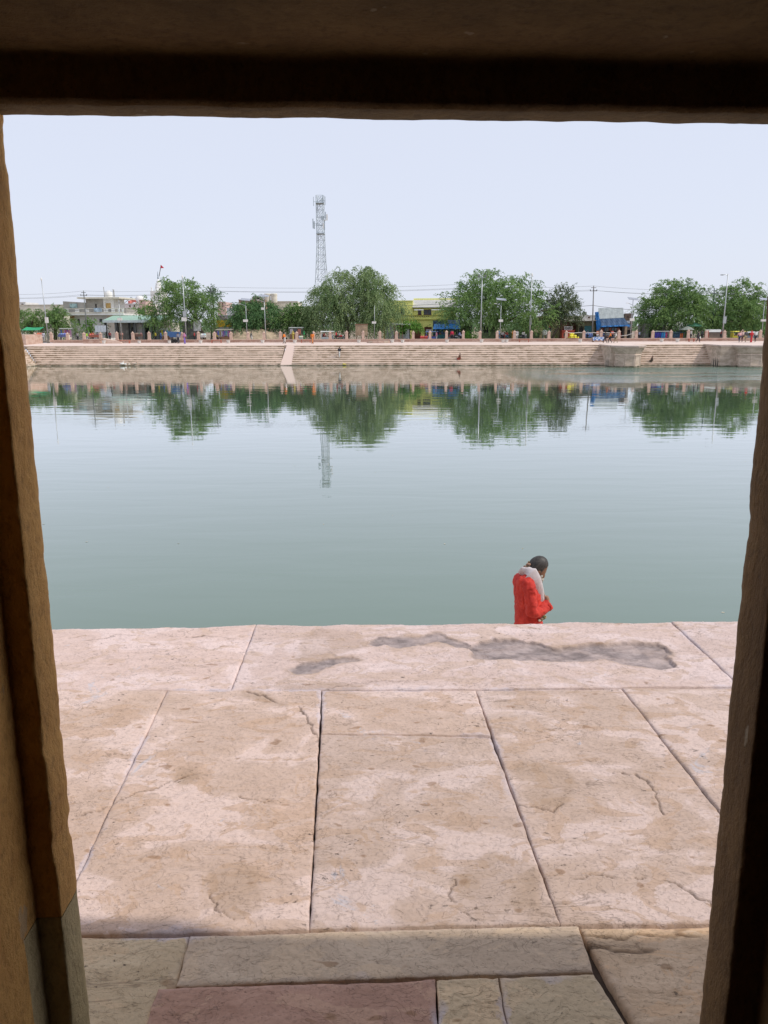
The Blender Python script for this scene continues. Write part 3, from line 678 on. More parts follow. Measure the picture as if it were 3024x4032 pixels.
# ------------------------------------------------------------------ trees
def leaves(P, D, size, asp=.42):
    """P leaf centres, D leaf directions -> quads"""
    n = len(P); r = rng.normal(size=(n, 3)); D = D / (np.linalg.norm(D, axis=1, keepdims=True) + 1e-9)
    S = np.cross(D, r); S /= (np.linalg.norm(S, axis=1, keepdims=True) + 1e-9)
    sz = size * rng.uniform(.6, 1.35, (n, 1)); a = D * sz; b = S * sz * asp
    V = np.stack([P - a, P + b * .9 - a * .1, P + a, P - b * .9 - a * .1], 1).reshape(-1, 3)
    return V, np.arange(4 * n).reshape(n, 4)
def make_tree(name, label, group, k, x0, x1, y0, y1, n, tx, mt, clumps=110, strands=7, leaf=.15, droop=1.0, tlean=0, slen=1.5, lobes=5, cat='tree', flat=.35, tk=None, trad=.32, inner=.35, poke=.15):
    ym_ = (y0 + y1) / 2; zt = C(k, x0, y0, n)[1]; zb = C(k, x1, y1, n)[1]; sa = C(k, x0, ym_, n)[0]; sb = C(k, x1, ym_, n)[0]; s_c = (sa + sb) / 2; a = (sb - sa) / 2; H = zt - zb
    st = C(k if tk is None else tk, tx, y1, n)[0]
    root = empty(name, bank(st, n, ZG), label, cat, group)
    # crown lobes: overlapping uneven domes
    lb = [(s_c, n, zb + H * .30, a * .80, a * .6, H * .66)]
    for i in range(lobes):
        t = (i + .5) / lobes * 2 - 1 + random.uniform(-.15, .15)
        lb.append((s_c + t * a * .76, n + random.uniform(-.45, .45) * a, zb + H * (.20 + .34 * (1 - t * t) + random.uniform(-.06, .08)), a * random.uniform(.28, .42), a * random.uniform(.3, .45), H * random.uniform(.30, .44)))
    cen = []; nor = []; tries = 0
    wts = np.array([l[3] * l[5] for l in lb]); wts /= wts.sum()
    while len(cen) < clumps and tries < clumps * 40:
        tries += 1; l = lb[rng.choice(len(lb), p=wts)]
        d = rng.normal(size=3); d /= np.linalg.norm(d)
        r = rng.uniform(.84, 1.0) if rng.random() > inner else rng.uniform(.25, .8)
        p = np.array([l[0] + d[0] * l[3] * r, l[1] + d[1] * l[4] * r, l[2] + d[2] * l[5] * r])
        if p[2] < zb + H * .06 or p[0] < sa or p[0] > sb or p[2] > zt: continue
        cen.append(p); nor.append(d)
    cen = np.array(cen); nor = np.array(nor)
    P = []; D = []; T = []
    for c, d in zip(cen, nor):
        ct = rng.uniform(-.28, .28)
        for q in range(strands):
            L = slen * rng.uniform(.5, 1.3) * (1.35 if rng.random() < poke else 1); m = max(5, int(L / leaf * 1.45))
            v = d * .8 + rng.normal(size=3) * .55; v[2] += .25; v /= np.linalg.norm(v)
            t = np.linspace(0, 1, m)[:, None]
            pts = c + rng.normal(size=3) * .25 + v * t * L + np.array([0, 0, -1.]) * droop * (t ** 2) * L * .75
            tang = v + np.array([0, 0, -1.]) * droop * 1.5 * t
            pts = pts + rng.normal(size=pts.shape) * .075
            P.append(pts); D.append(tang + rng.normal(size=pts.shape) * .45)
            hz = (pts[:, 2] - zb) / H
            T.append(np.clip(.38 + ct + rng.normal(size=m) * .16, 0, 1))
    P = np.concatenate(P); D = np.concatenate(D); T = np.concatenate(T)
    V, Fq = leaves(P, D, leaf)
    W = np.empty_like(V); W[:, 0] = V[:, 0] * TV.x + V[:, 1] * NV.x; W[:, 1] = D0 + V[:, 0] * TV.y + V[:, 1] * NV.y; W[:, 2] = V[:, 2]
    mesh_np('crown', W, Fq, mt, root, attrs={'tint': np.repeat(T, 4)})
    fz = zb + H * .12; fx = s_c * .35 + st * .65 + tlean
    tr = MB(bank); tr.tube([(st, n, ZG - .2), (st + (fx - st) * .3 + .06, n, ZG + (fz - ZG) * .35), (st + (fx - st) * .7 - .05, n, ZG + (fz - ZG) * .7), (fx, n, fz)], [trad * 1.25, trad, trad * .9, trad * .85], 8)
    tr.build('trunk', M_bark, root, smooth=True)
    for q in range(7):
        c = cen[rng.integers(len(cen))]; b = MB(bank); mid = (fx * .5 + c[0] * .5 + random.uniform(-.3, .3), n * .5 + c[1] * .5, fz + (c[2] - fz) * .62)
        b.tube([(fx, n, fz - .2), mid, tuple(c)], [trad * .62, trad * .34, trad * .12], 6); b.build('branch', M_bark, root, smooth=True)
    return root
GT = 'feathery trees along the far street'
make_tree('acacia_tree', 'small round green tree at far left behind the green canopy', GT, 1, 30, 400, 745, 1070, 22, 250, L_mid, 70, 7, .14, lobes=4)
make_tree('acacia_tree', 'bushy green tree just left of the white two-storey house', GT, 1, 425, 775, 745, 1060, 23, 540, L_mid, 75, 7, .14, lobes=4)
make_tree('shrub', 'low green shrub in front of the white two-storey house', None, 1, 900, 1165, 925, 1090, 21, 1010, L_brt, 26, 6, .13, cat='shrub', slen=.9, trad=.12)
make_tree('acacia_tree', 'broad feathery tree with a lamp mast before it, right of the green-roofed shelter', GT, 2, 395, 1390, 395, 1010, 20, 1180, L_mid, 210, 8, .15, lobes=7, trad=.25, droop=.8)
make_tree('hedge', 'green foliage showing over the green-roofed shelter', None, 2, 60, 440, 785, 900, 46, 250, L_brt, 50, 6, .2, cat='hedge')
make_tree('eucalyptus_tree', 'thin pale tree rising behind the right side of the lamp-mast tree', None, 2, 1190, 1405, 505, 720, 70, 1290, L_far, 34, 5, .2, droop=.3, trad=.2)
make_tree('acacia_tree', 'dark bushy tree behind the two solar lamps', GT, 3, 190, 880, 640, 1080, 22, 560, L_dark, 190, 8, .15, lobes=7, droop=1.1)
make_tree('acacia_tree', 'lower bright green tree between the dark bushy tree and the largest tree', GT, 3, 820, 1290, 700, 1100, 23, 1060, L_mid, 130, 8, .15, lobes=5)
big = make_tree('mesquite_tree', 'largest tree, with pale drooping branches, in front of the lattice tower', GT, 4, -195, 1130, 225, 1010, 21, 378, L_big, 330, 10, .135, droop=1.55, slen=2.1, lobes=9, trad=.30, poke=.35)
make_tree('acacia_tree', 'wide spreading tree between the twin floodlight mast and the next tall mast', GT, 5, 190, 1740, 295, 1060, 21, 1010, L_mid, 380, 9, .145, droop=.75, lobes=10, slen=1.7, trad=.34, poke=.3)
make_tree('pine_like_tree', 'narrow olive tree with a leaning trunk by the small cream building', GT, 6, 325, 785, 480, 990, 18, 400, L_olive, 130, 8, .13, droop=.5, lobes=5, tlean=1.2, trad=.17, slen=1.2)
make_tree('acacia_tree', 'green tree left of the leaning mast, above the dotted cloth stall', GT, 7, -10, 905, 380, 1050, 21, 370, L_mid, 290, 9, .145, droop=.9, lobes=8, poke=.3)
make_tree('acacia_tree', 'green tree at far right behind the leaning mast', GT, 7, 855, 1760, 420, 1050, 22, 1290, L_mid, 270, 9, .145, droop=.85, lobes=8, poke=.3)
make_tree('shrub', 'bright green vine canopy over the tin hut beside the yellow house', None, 4, 1065, 1390, 968, 1060, 18.5, 1205, L_brt, 40, 7, .14, cat='vine', slen=.8, trad=.07, droop=.6)
make_tree('shrub', 'small green bush behind the wall beside the parked motorcycles', None, 5, 600, 765, 1090, 1200, 14, 690, L_brt, 22, 6, .12, cat='shrub', slen=.6, trad=.05)
make_tree('shrub', 'pale green thicket seen under the spreading tree', None, 5, 1150, 1600, 960, 1110, 42, 1400, L_far, 60, 7, .2, cat='thicket', slen=1.2)
make_tree('shrub', 'pale green thicket left of the cream building', None, 6, -40, 245, 960, 1110, 40, 60, L_far, 44, 7, .2, cat='thicket', slen=1.2)
make_tree('shrub', 'pale green thicket behind the tin-roofed kiosk', None, 7, 730, 1190, 965, 1100, 38, 980, L_far, 60, 7, .2, cat='thicket', slen=1.2)
make_tree('shrub', 'dark thicket under the far right tree', None, 7, 1150, 1800, 1000, 1120, 34, 1400, L_dark, 70, 7, .2, cat='thicket', slen=1.2)
make_tree('potted_shrub', 'slim shrub against the white wall of the two-storey house', None, 1, 800, 838, 990, 1130, 20, 820, L_mid, 12, 5, .11, cat='shrub', slen=.5, trad=.04)
# distant tree belt on the horizon
P = []; T = []
for q in range(2600):
    s = rng.uniform(-260, 260); n = rng.uniform(190, 260); hh = 3.5 + 3.5 * vn(np.array([s * .06]), np.array([0.]), 5)[0]
    c = np.array([s, n, ZG + hh * rng.uniform(.05, .85)]); m = 8; P.append(c + rng.normal(size=(m, 3)) * np.array([1.3, 1.3, .8])); T.append(np.full(m, rng.uniform(.2, .9)))
P = np.concatenate(P); T = np.concatenate(T); V, Fq = leaves(P, rng.normal(size=P.shape), .7, .7)
W = np.empty_like(V); W[:, 0] = V[:, 0] * TV.x + V[:, 1] * NV.x; W[:, 1] = D0 + V[:, 0] * TV.y + V[:, 1] * NV.y; W[:, 2] = V[:, 2]
o = mesh_np('distant_wood', W, Fq, L_far, attrs={'tint': np.repeat(T, 4)}); tag(o, 'pale belt of distant trees on the horizon', 'trees', kind='stuff')

# ------------------------------------------------------------------ buildings
M_dark = mat((.035, .033, .03), .7, .2); M_glass = mat((.06, .07, .085), .25, .1); M_wood = mat((.22, .12, .07), .7)
M_white = mat((.76, .75, .72), .8, .1, 1.2); M_cream = mat((.66, .62, .52), .85, .15, 1.2); M_conc = mat((.36, .34, .30), .9, .2, 1.0)
M_metal = mat((.42, .44, .45), .45, .1, metal=.6); M_metd = mat((.16, .17, .16), .6); M_yell = mat((.95, .92, .28), .8, .10, .8)
M_ydk = mat((.50, .45, .10), .8, .1); M_tin = mat((.46, .47, .45), .5, .15, 2); M_green = mat((.30, .45, .36), .6, .1); M_blue = mat((.03, .20, .52), .55, .15, 1.5)
M_bdk = mat((.03, .07, .14), .7, .25, 1.5); M_maroon = mat((.17, .06, .045), .8); M_redp = mat((.46, .07, .04), .7); M_brick = mat((.33, .23, .17), .9, .25, 2.5)
M_pinkb = mat((.60, .42, .38), .85, .1); M_tan = mat((.40, .29, .19), .8, .25, 1.5); M_grn2 = mat((.16, .20, .10), .9, .2); M_teal = mat((.06, .22, .24), .7)
M_rub = mat((.02, .02, .02), .9)
def wall_open(root, x0, x1, z0, z1, n, depth, m, ops, pane=M_glass, frame=None, name='wall'):
    """front wall with real openings; ops = (x0,x1,z0,z1[,kind])"""
    q = MB(bank); xs = sorted({x0, x1} | {max(x0, min(x1, v)) for o in ops for v in o[:2]}); zs = sorted({z0, z1} | {max(z0, min(z1, v)) for o in ops for v in o[2:4]})
    for a, b in zip(xs[:-1], xs[1:]):
        for c, d in zip(zs[:-1], zs[1:]):
            mx, mz = (a + b) / 2, (c + d) / 2
            if any(o[0] < mx < o[1] and o[2] < mz < o[3] for o in ops): continue
            q._a([(a, n, c), (b, n, c), (b, n, d), (a, n, d)], [(0, 1, 2, 3)])
    for o in ops:
        a, b, c, d = o[:4]; y = n + .28
        q._a([(a, n, c), (b, n, c), (b, n, d), (a, n, d), (a, y, c), (b, y, c), (b, y, d), (a, y, d)], [(0, 4, 5, 1), (1, 5, 6, 2), (2, 6, 7, 3), (3, 7, 4, 0)])
    q._a([(x0, n, z0), (x1, n, z0), (x1, n + depth, z0), (x0, n + depth, z0), (x0, n, z1), (x1, n, z1), (x1, n + depth, z1), (x0, n + depth, z1)], [(4, 5, 6, 7), (1, 2, 6, 5), (2, 3, 7, 6), (3, 0, 4, 7)])
    q.build(name, m, root)
    for o in ops:
        a, b, c, d = o[:4]; kind = o[4] if len(o) > 4 else 'window'; fm = frame if frame else M_wood
        if kind == 'opening':
            MB(bank).box(a, b, n + .30, n + .36, c, d).build('interior', M_dark, root); continue
        if kind in ('door', 'shutter'):
            w = MB(bank)
            if kind == 'shutter':
                k = max(2, int((d - c) / .25))
                for i in range(k): w.box(a, b, n + .20 + .02 * (i % 2), n + .27, c + (d - c) * i / k, c + (d - c) * (i + 1) / k)
            else: w.box(a, b, n + .18, n + .26, c, d)
            w.build(kind, o[5] if len(o) > 5 else fm, root); continue
        t = .07; f = MB(bank).box(a, b, n + .08, n + .16, c, c + t).box(a, b, n + .08, n + .16, d - t, d).box(a, a + t, n + .08, n + .16, c + t, d - t).box(b - t, b, n + .08, n + .16, c + t, d - t).box((a + b) / 2 - .03, (a + b) / 2 + .03, n + .09, n + .15, c + t, d - t)
        f = f.build('window', fm, root); MB(bank).box(a + .01, b - .01, n + .17, n + .2, c + .01, d - .01).build('pane', pane, f)
        MB(bank).box(a - .08, b + .08, n - .08, n + .05, c - .08, c - .002).build('sill', fm if fm is not M_wood else m, f)
def op(k, x0, x1, y0, y1, n, *kind):
    a, zt = C(k, x0, y0, n); b, zb = C(k, x1, y1, n); return (a, b, max(zb, ZG + .02), zt) + kind
def bld(name, label, k, x0, x1, ytop, n, depth, m, ops=(), ybot=None, cat='building', frame=None, group=None, kk=None, root=None, cop=True):
    a, zt = C(k, x0, ytop, n); b = C(kk or k, x1, ytop, n)[0]; zb = ZG - .1 if ybot is None else C(k, x0, ybot, n)[1]
    if root is None: root = empty(name, bank((a + b) / 2, n, ZG), label, cat, group)
    wall_open(root, a, b, zb, zt, n, depth, m, [op(*((o[0],) + o[1:5] + (n,) + o[5:])) for o in ops], frame=frame)
    if cop: MB(bank).box(a - .06, b + .06, n - .07, n + .2, zt, zt + .09).build('coping', m, root)
    return root, a, b, zt

# white two-storey house
r, a, b, zt = bld('house', 'white two-storey house with a projecting roof slab and an open terrace', 1, 745, 1230, 868, 27, 9, M_white,
    [(1, 845, 882, 915, 992), (1, 945, 985, 925, 992), (1, 1130, 1172, 915, 952)], frame=M_metd, cop=False)
n = 27
z0 = C(1, 700, 868, n)[1]; z1 = C(1, 700, 828, n)[1]; z2 = C(1, 700, 780, n)[1]
xa = C(1, 690, 800, n - 1)[0]; xb = C(1, 1450, 800, n - 1)[0]
MB(bank).box(xa, xb, n - 1.2, n + 8, z0 + .002, z0 + .25).build('balcony_slab', M_white, r)
MB(bank).box(xa, xb, n - 1.2, n - 1.0, z0 + .252, z1).box(xa, xb, n - 1.2, n - 1.0, z2 - .12, z2).build('parapet', M_cream, r)
for x in (690, 720, 832, 858, 968, 985, 1075, 1095, 1205, 1235, 1305, 1325, 1390, 1440):
    s = C(1, x, 800, n - 1)[0]; MB(bank).box(s - .16, s + .16, n - 1.19, n - 1.01, z1, z2 - .12).build('pier', M_white, r)
MB(bank).box(C(1, 700, 800, n)[0], C(1, 1440, 800, n)[0], n + 1.6, n + 7, z0 + .25, z2 - .1).build('terrace_wall', M_conc, r)
ua = C(1, 955, 650, n + 2)[0]; um = C(1, 1190, 650, n + 2)[0]; ub = C(1, 1322, 650, n + 2)[0]; zr = C(1, 950, 655, n + 2)[1]
wall_open(r, ua, um, z0 + .25, zr, n + 1.8, 5, M_conc, [op(1, 1075, 1100, 715, 775, n + 1.8, 'opening')], name='upper_wall')
wall_open(r, um + .002, ub, z0 + .25, zr, n + 1.6, 5.2, M_white, [op(1, 1210, 1285, 708, 776, n + 1.6, 'door', mat((.55, .36, .13), .7))], name='upper_wall')
MB(bank).box(C(1, 863, 640, n + 1)[0], C(1, 1412, 640, n + 1)[0], n + .2, n + 8, zr + .002, zr + .26).build('roof_slab', M_cream, r)
wa = C(1, 672, 690, n + 2)[0]; wz = C(1, 672, 685, n + 2)[1]
MB(bank).hexa([(wa, n + 1.5, z0 + .25), (ua - .01, n + 1.5, z0 + .25), (ua - .01, n + 6, z0 + .25), (wa, n + 6, z0 + .25), (wa, n + 1.5, wz), (ua - .01, n + 1.5, wz - .25), (ua - .01, n + 6, wz - .25), (wa, n + 6, wz)]).build('side_wing', M_conc, r)
MB(bank).box(C(1, 735, 0, n)[0], C(1, 832, 0, n)[0], n + 1.36, n + 1.46, C(1, 0, 772, n)[1], C(1, 0, 718, n)[1]).build('banner', mat((.35, .5, .48), .6, .6, 1.6), r)
MB(bank).box(C(1, 1095, 0, n - 1)[0], C(1, 1198, 0, n - 1)[0], n - 1.27, n - 1.21, C(1, 0, 826, n - 1)[1], C(1, 0, 778, n - 1)[1]).build('banner', mat((.42, .55, .66), .6, .5, 1.8), r)
MB(bank).box(C(1, 770, 0, n)[0], C(1, 826, 0, n)[0], n - .1, n - .03, C(1, 0, 942, n)[1], C(1, 0, 882, n)[1]).build('sign', mat((.42, .06, .07), .6, .3, 2), r)
s, z = C(1, 1257, 640, n + 3); o = MB(bank).lathe((s, n + 3, zr + .26), [(.62, 0), (.66, .1), (.66, .85), (.62, .95), (.3, 1.1), (.28, 1.18), (0.02, 1.19)], 12).build('water_tank', M_white, origin=bank(s, n + 3, zr + .26), smooth=True)
tag(o, 'white drum water tank on the roof of the two-storey house', 'water tank')
for x, y in ((1178, 495), (1300, 525), (1312, 530)):
    s, z = C(1, x, y, n + 3); MB(bank).tube([(s, n + 3.4, zr + .26), (s - .05, n + 3.4, z)], .06, 5).build('column_stub', M_conc, r)
# pale building far left behind the trees
bld('building', 'pale low building behind the two trees at far left', 1, 20, 660, 735, 50, 8, M_cream, [(1, 60, 100, 770, 810), (1, 560, 600, 770, 800)])
bld('building', 'pale block at the left edge above the trees', 1, -60, 165, 700, 62, 6, M_white, [(1, 110, 145, 715, 750)])
# green-roofed shelter
n = 22; root = empty('shelter', bank(C(1, 1700, 1000, n)[0], n, ZG), 'long open shelter with a pale green sloping roof and dark bays', 'shelter')
a, zb = C(1, 1200, 938, n); b = C(2, 640, 938, n)[0]; zt = C(1, 1200, 870, n + 4)[1]
z_e = zb
for q in range(24):
    u0 = a + (b - a) * q / 24; u1 = a + (b - a) * (q + 1) / 24 - .02
    MB(bank).hexa([(u0, n - .9, z_e), (u1, n - .9, z_e), (u1, n + 4, zt - .07), (u0, n + 4, zt - .07), (u0, n - .9, z_e + .05), (u1, n - .9, z_e + .05), (u1, n + 4, zt), (u0, n + 4, zt)]).build('roof_sheet', M_green, root)
zf = C(1, 1200, 965, n)[1]
MB(bank).box(a, b, n - .95, n - .85, zf, z_e + .06).build('fascia', mat((.52, .60, .60), .6), root)
MB(bank).box(a + .2, b - .2, n + 3.6, n + 3.9, ZG, zt - .2).build('back_wall', mat((.50, .47, .40), .9, .1), root)
for x in (1218, 1372, 1530, 1590): s = C(1, x, 1000, n)[0]; MB(bank).box(s - .16, s + .16, n - .3, n, ZG, z_e).build('column', M_dark, root)
for x in (30, 205, 270, 385, 480, 560): s = C(2, x, 1000, n)[0]; MB(bank).box(s - .2, s + .2, n - .3, n, ZG, z_e).build('column', M_metd, root)
for k, x in ((1, 1500), (1, 1640), (2, 165), (2, 315), (2, 430)):
    s = C(k, x, 1000, n)[0]; MB(bank).box(s - .55, s + .55, n + 3.5, n + 3.58, ZG + 1.3, ZG + 2.3).build('window', M_glass, root)
for k, x0_, x1_ in ((1, 1415, 1530), (2, 108, 200), (2, 275, 365)):
    MB(bank).box(C(k, x0_, 0, n)[0], C(k, x1_, 0, n)[0], n + .1, n + .25, ZG, C(k, 0, 975, n)[1]).build('partition', M_conc, root)
# white room at the end of the shelter and grey hut beside it
bld('hut', 'small cream room with tall slit windows right of the green-roofed shelter', 2, 608, 750, 965, 23, 4, M_cream, [(2, 668, 682, 985, 1060), (2, 700, 712, 985, 1060)])
bld('hut', 'dark grey windowless hut under the lamp-mast tree', 2, 885, 1048, 950, 21, 4, mat((.20, .20, .19), .9))
o = MB(bank).box(C(2, 1040, 0, 19)[0], C(2, 1130, 0, 19)[0], 19, 19.2, C(2, 0, 1075, 19)[1], C(2, 0, 942, 19)[1]).build('white_panel', mat((.62, .63, .62), .7, .3, 1.5), origin=bank(C(2, 1085, 0, 19)[0], 19, ZG)); tag(o, 'white peeling board beside the dark grey hut', 'board')
# painted wall advertisement, dark wall beyond
r, a, b, zt = bld('painted_wall', 'wall painted white above and yellow below under the trees', 2, 1335, 1542, 872, 23, .4, mat((.58, .58, .60), .8, .15, 2), cat='wall')
MB(bank).box(C(2, 1338, 0, 23)[0], C(2, 1538, 0, 23)[0], 22.93, 22.99, C(2, 0, 1025, 23)[1], C(2, 0, 937, 23)[1]).build('yellow_band', mat((.66, .42, .03), .8, .35, 3.5), r)
MB(bank).box(C(2, 1385, 0, 23)[0], C(2, 1485, 0, 23)[0], 22.94, 22.985, C(2, 0, 934, 23)[1], C(2, 0, 890, 23)[1]).build('painted_emblem', mat((.35, .28, .30), .8, .7, 3.5), r)
bld('shed', 'dark green shaded shed at the left of the dark bushy tree', 3, 215, 420, 870, 24, 3, mat((.045, .07, .05), .9), [(3, 308, 330, 925, 1010, 'door', M_cream)])
# earth mound
gx = np.linspace(C(3, 130, 0, 20)[0], C(3, 880, 0, 20)[0], 70); gy = np.linspace(14.5, 26, 30); GX, GY = np.meshgrid(gx, gy)
cx_, cy_ = C(3, 420, 0, 20)[0], 20.5
hh = C(3, 420, 1035, 21)[1] - ZG; Zm = ZG - .05 + hh * np.exp(-((GX - cx_) / 6.5) ** 2 - ((GY - cy_) / 3.2) ** 2) * (.8 + .5 * fbm(GX * .8, GY * .8, 4, 9))
PW = np.stack([GX * TV.x + GY * NV.x, D0 + GX * TV.y + GY * NV.y, Zm], -1).reshape(-1, 3); I = np.arange(PW.shape[0]).reshape(GX.shape)
o = mesh_np('earth_mound', PW, np.stack([I[:-1, :-1], I[:-1, 1:], I[1:, 1:], I[1:, :-1]], -1).reshape(-1, 4), mat((.36, .28, .19), .95, .35, 1.5, bmp=.05), smooth=True); tag(o, kind='structure')
# temple spire
n = 95; s, zt = C(2, 572, 400, n); root = empty('temple_spire', bank(s, n, ZG), 'white tiered temple spire with a red pennant showing above the trees at left', 'temple')
mpx = abs(C(2, 1, 0, n)[0] - C(2, 0, 0, n)[0]); zc_ = lambda y: C(2, 0, y, n)[1]
MB(bank).box(s - 60 * mpx, s + 60 * mpx, n - 3, n + 3, ZG, zc_(560)).build('base', M_white, root)
for ya, yb, w0, w1 in ((560, 515, 54, 46), (513, 470, 42, 36), (468, 440, 32, 26), (438, 402, 22, 8)):
    MB(bank).lathe((s, n, 0), [(w0 * mpx, zc_(ya)), (w0 * mpx * 1.12, zc_(ya) + .15), (w1 * mpx, zc_(yb)), (w1 * mpx * .7, zc_(yb) + .1)], 8).build('tier', M_white, root)
for dx in (-48, 48):
    MB(bank).lathe((s + dx * mpx, n - 2.5, 0), [(8 * mpx, zc_(565)), (8 * mpx, zc_(520)), (2 * mpx, zc_(500))], 6).build('turret', M_white, root)
MB(bank).lathe((s, n, 0), [(5 * mpx, zc_(402)), (9 * mpx, zc_(385)), (4 * mpx, zc_(370)), (5 * mpx, zc_(355)), (1 * mpx, zc_(300))], 8).build('finial', mat((.10, .16, .20), .5), root)
f0 = C(2, 585, 360, n); f1 = C(2, 610, 210, n); MB(bank).tube([(f0[0], n, f0[1]), (f1[0], n, f1[1])], .10, 5).build('flagpole', M_metd, root)
p1 = C(2, 610, 210, n); p2 = C(2, 650, 250, n); p3 = C(2, 606, 252, n)
MB(bank)._a([(p1[0], n - .1, p1[1]), (p2[0], n - .1, p2[1]), (p3[0], n - .1, p3[1]), (p1[0], n + .1, p1[1]), (p2[0], n + .1, p2[1]), (p3[0], n + .1, p3[1])], [(0, 2, 1), (3, 4, 5), (0, 1, 4, 3), (1, 2, 5, 4), (2, 0, 3, 5)]).build('pennant', mat((.55, .02, .05), .7), root)
# far pale houses
bld('building', 'far white house with a pink rooftop flag left of the temple spire', 2, 100, 420, 718, 75, 8, mat((.66, .60, .58), .85), [(2, 190, 215, 735, 760), (2, 250, 275, 735, 760)])
bld('building', 'far pinkish rooftop room below the temple spire', 2, 320, 405, 668, 72, 5, M_pinkb, [(2, 345, 365, 685, 705)])
s, z = C(2, 185, 718, 74); zt = C(2, 185, 650, 74)[1]; o = empty('rooftop_flag', bank(s, 76, z), 'ragged pink-red flag on a tripod mast over the far white house', 'flag')
MB(bank).tube([(s, 76, z), (s, 76, zt)], .09, 5).tube([(s - 2, 76, z), (s, 76, z + 1.6)], .06, 4).tube([(s + 2, 76, z), (s, 76, z + 1.6)], .06, 4).build('mast', M_metd, o)
MB(bank).sheet([[(s + u * 1.3, 75.9 + .3 * math.sin(u * 5), zt - .2 + .25 * math.sin(u * 4) - v * .9 * (1 - .4 * u)) for u in (-.6, -.2, .2, .6, 1)] for v in (0, 1)], .03).build('cloth', mat((.62, .2, .16), .8), o)
s, z = C(2, 300, 720, 76); o = MB(bank).lathe((s, 78, z - .3), [(.9, 0), (1.05, .2), (1.05, 1.7), (.8, 2.1), (.3, 2.3)], 12).build('water_tank', M_white, origin=bank(s, 78, z), smooth=True); tag(o, 'round white water tank on the far white house', 'water tank')
bld('building', 'far pink block of flats behind the thin pale tree', 2, 1345, 1452, 695, 90, 7, M_pinkb, [(2, 1365, 1385, 710, 730), (2, 1405, 1425, 710, 730), (2, 1365, 1385, 742, 760), (2, 1405, 1425, 742, 760)])
bld('building', 'far low white shed with a red stripe left of the brick building', 3, 140, 285, 775, 60, 5, mat((.62, .64, .66), .8), [(3, 180, 190, 770, 800, 'door', M_redp)])
bld('building', 'unfinished grey brick building topped by two round tanks', 3, 297, 640, 668, 48, 8, M_brick, [(3, 360, 385, 700, 730), (3, 430, 455, 700, 730)])
r, *_ = bld('rooftop_room', 'empty square frame room on the roof of the grey brick building', 3, 470, 580, 630, 49, 3, mat((.50, .42, .42), .8), [(3, 478, 522, 637, 668, 'opening'), (3, 528, 572, 637, 668, 'opening')], ybot=668, cat='rooftop room')
for x0_, x1_, lb_ in ((627, 706, 'left of two round beige tanks on the brick building'), (713, 793, 'right of two round beige tanks on the brick building')):
    s, z = C(3, (x0_ + x1_) / 2, 640, 50); w = (C(3, x1_, 0, 50)[0] - C(3, x0_, 0, 50)[0]) / 2; zt = C(3, 0, 586, 50)[1]
    o = MB(bank).lathe((s, 50 + w, z - .5), [(w, -.4), (w, zt - z), (w * 1.06, zt - z + .05), (w * 1.06, zt - z + .45), (w * .9, zt - z + .5)], 14).build('water_tank', M_cream, origin=bank(s, 50 + w, z)); tag(o, lb_, 'water tank')
bld('building', 'pale far wall between the dark bushy tree and the largest tree', 3, 640, 1065, 690, 52, 6, M_cream, [(3, 960, 985, 700, 712)])
# yellow house
n = 25
r, a, b, zt = bld('house', 'bright yellow two-storey house with a white corrugated lean-to roof', 4, 860, 1247, 682, n, 9, M_yell, [(4, 1083, 1141, 787, 867), (4, 930, 985, 787, 867)], frame=M_maroon)
bld('', '', 4, 1249, 480, 800, n + .4, 8, M_yell, [(4, 1313, 1357, 800, 857), (4, 1388, 1488, 792, 865), (4, 1233, 1350, 1032, 1190, 'shutter', M_maroon), (4, 1397, 1492, 1020, 1190, 'shutter', M_maroon)], kk=5, root=r, frame=M_maroon, cop=False)
# (upper right wall reaches the eaves)
a2 = C(4, 1249, 0, n)[0]; b2 = C(5, 480, 0, n)[0]; ze = C(4, 0, 775, n)[1]; zt2 = C(4, 0, 672, n + 3)[1]; zy = C(4, 0, 800, n + .4)[1]
MB(bank).box(a2, b2, n + .4, n + .6, zy + .002, ze + .35).build('wall', M_yell, r)
nq = 60
for q in range(nq):
    u0 = a2 - .1 + (b2 - a2 + .3) * q / nq; u1 = a2 - .1 + (b2 - a2 + .3) * (q + 1) / nq; w = u1 - u0
    MB(bank).hexa([(u0, n - .4, ze), (u0 + w * .62, n - .4, ze), (u0 + w * .62, n + 3.2, zt2 - .08), (u0, n + 3.2, zt2 - .08), (u0, n - .4, ze + .08), (u0 + w * .62, n - .4, ze + .08), (u0 + w * .62, n + 3.2, zt2), (u0, n + 3.2, zt2)]).build('roof_sheet', mat((.64, .63, .60), .6, .12, 2), r)
MB(bank).hexa([(a2 - .1, n - .38, ze - .03), (b2 + .2, n - .38, ze - .03), (b2 + .2, n + 3.2, zt2 - .12), (a2 - .1, n + 3.2, zt2 - .12), (a2 - .1, n - .38, ze + .02), (b2 + .2, n - .38, ze + .02), (b2 + .2, n + 3.2, zt2 - .06), (a2 - .1, n + 3.2, zt2 - .06)]).build('roof_deck', M_conc, r)
MB(bank).box(a2, b2, n + 3.25, n + 8, ze, C(4, 0, 655, n + 3.3)[1]).build('upper_parapet', M_yell, r)
for yy in (875, 930):
    MB(bank).box(C(4, 1060, 0, n)[0], a2 - .01, n - .14, n - .003, C(4, 0, yy + 6, n)[1], C(4, 0, yy - 4, n)[1]).build('ledge', M_ydk, r)
    MB(bank).box(a2 + .01, b2, n + .22, n + .397, C(4, 0, yy + 6, n)[1], C(4, 0, yy - 4, n)[1]).build('ledge', M_ydk, r)
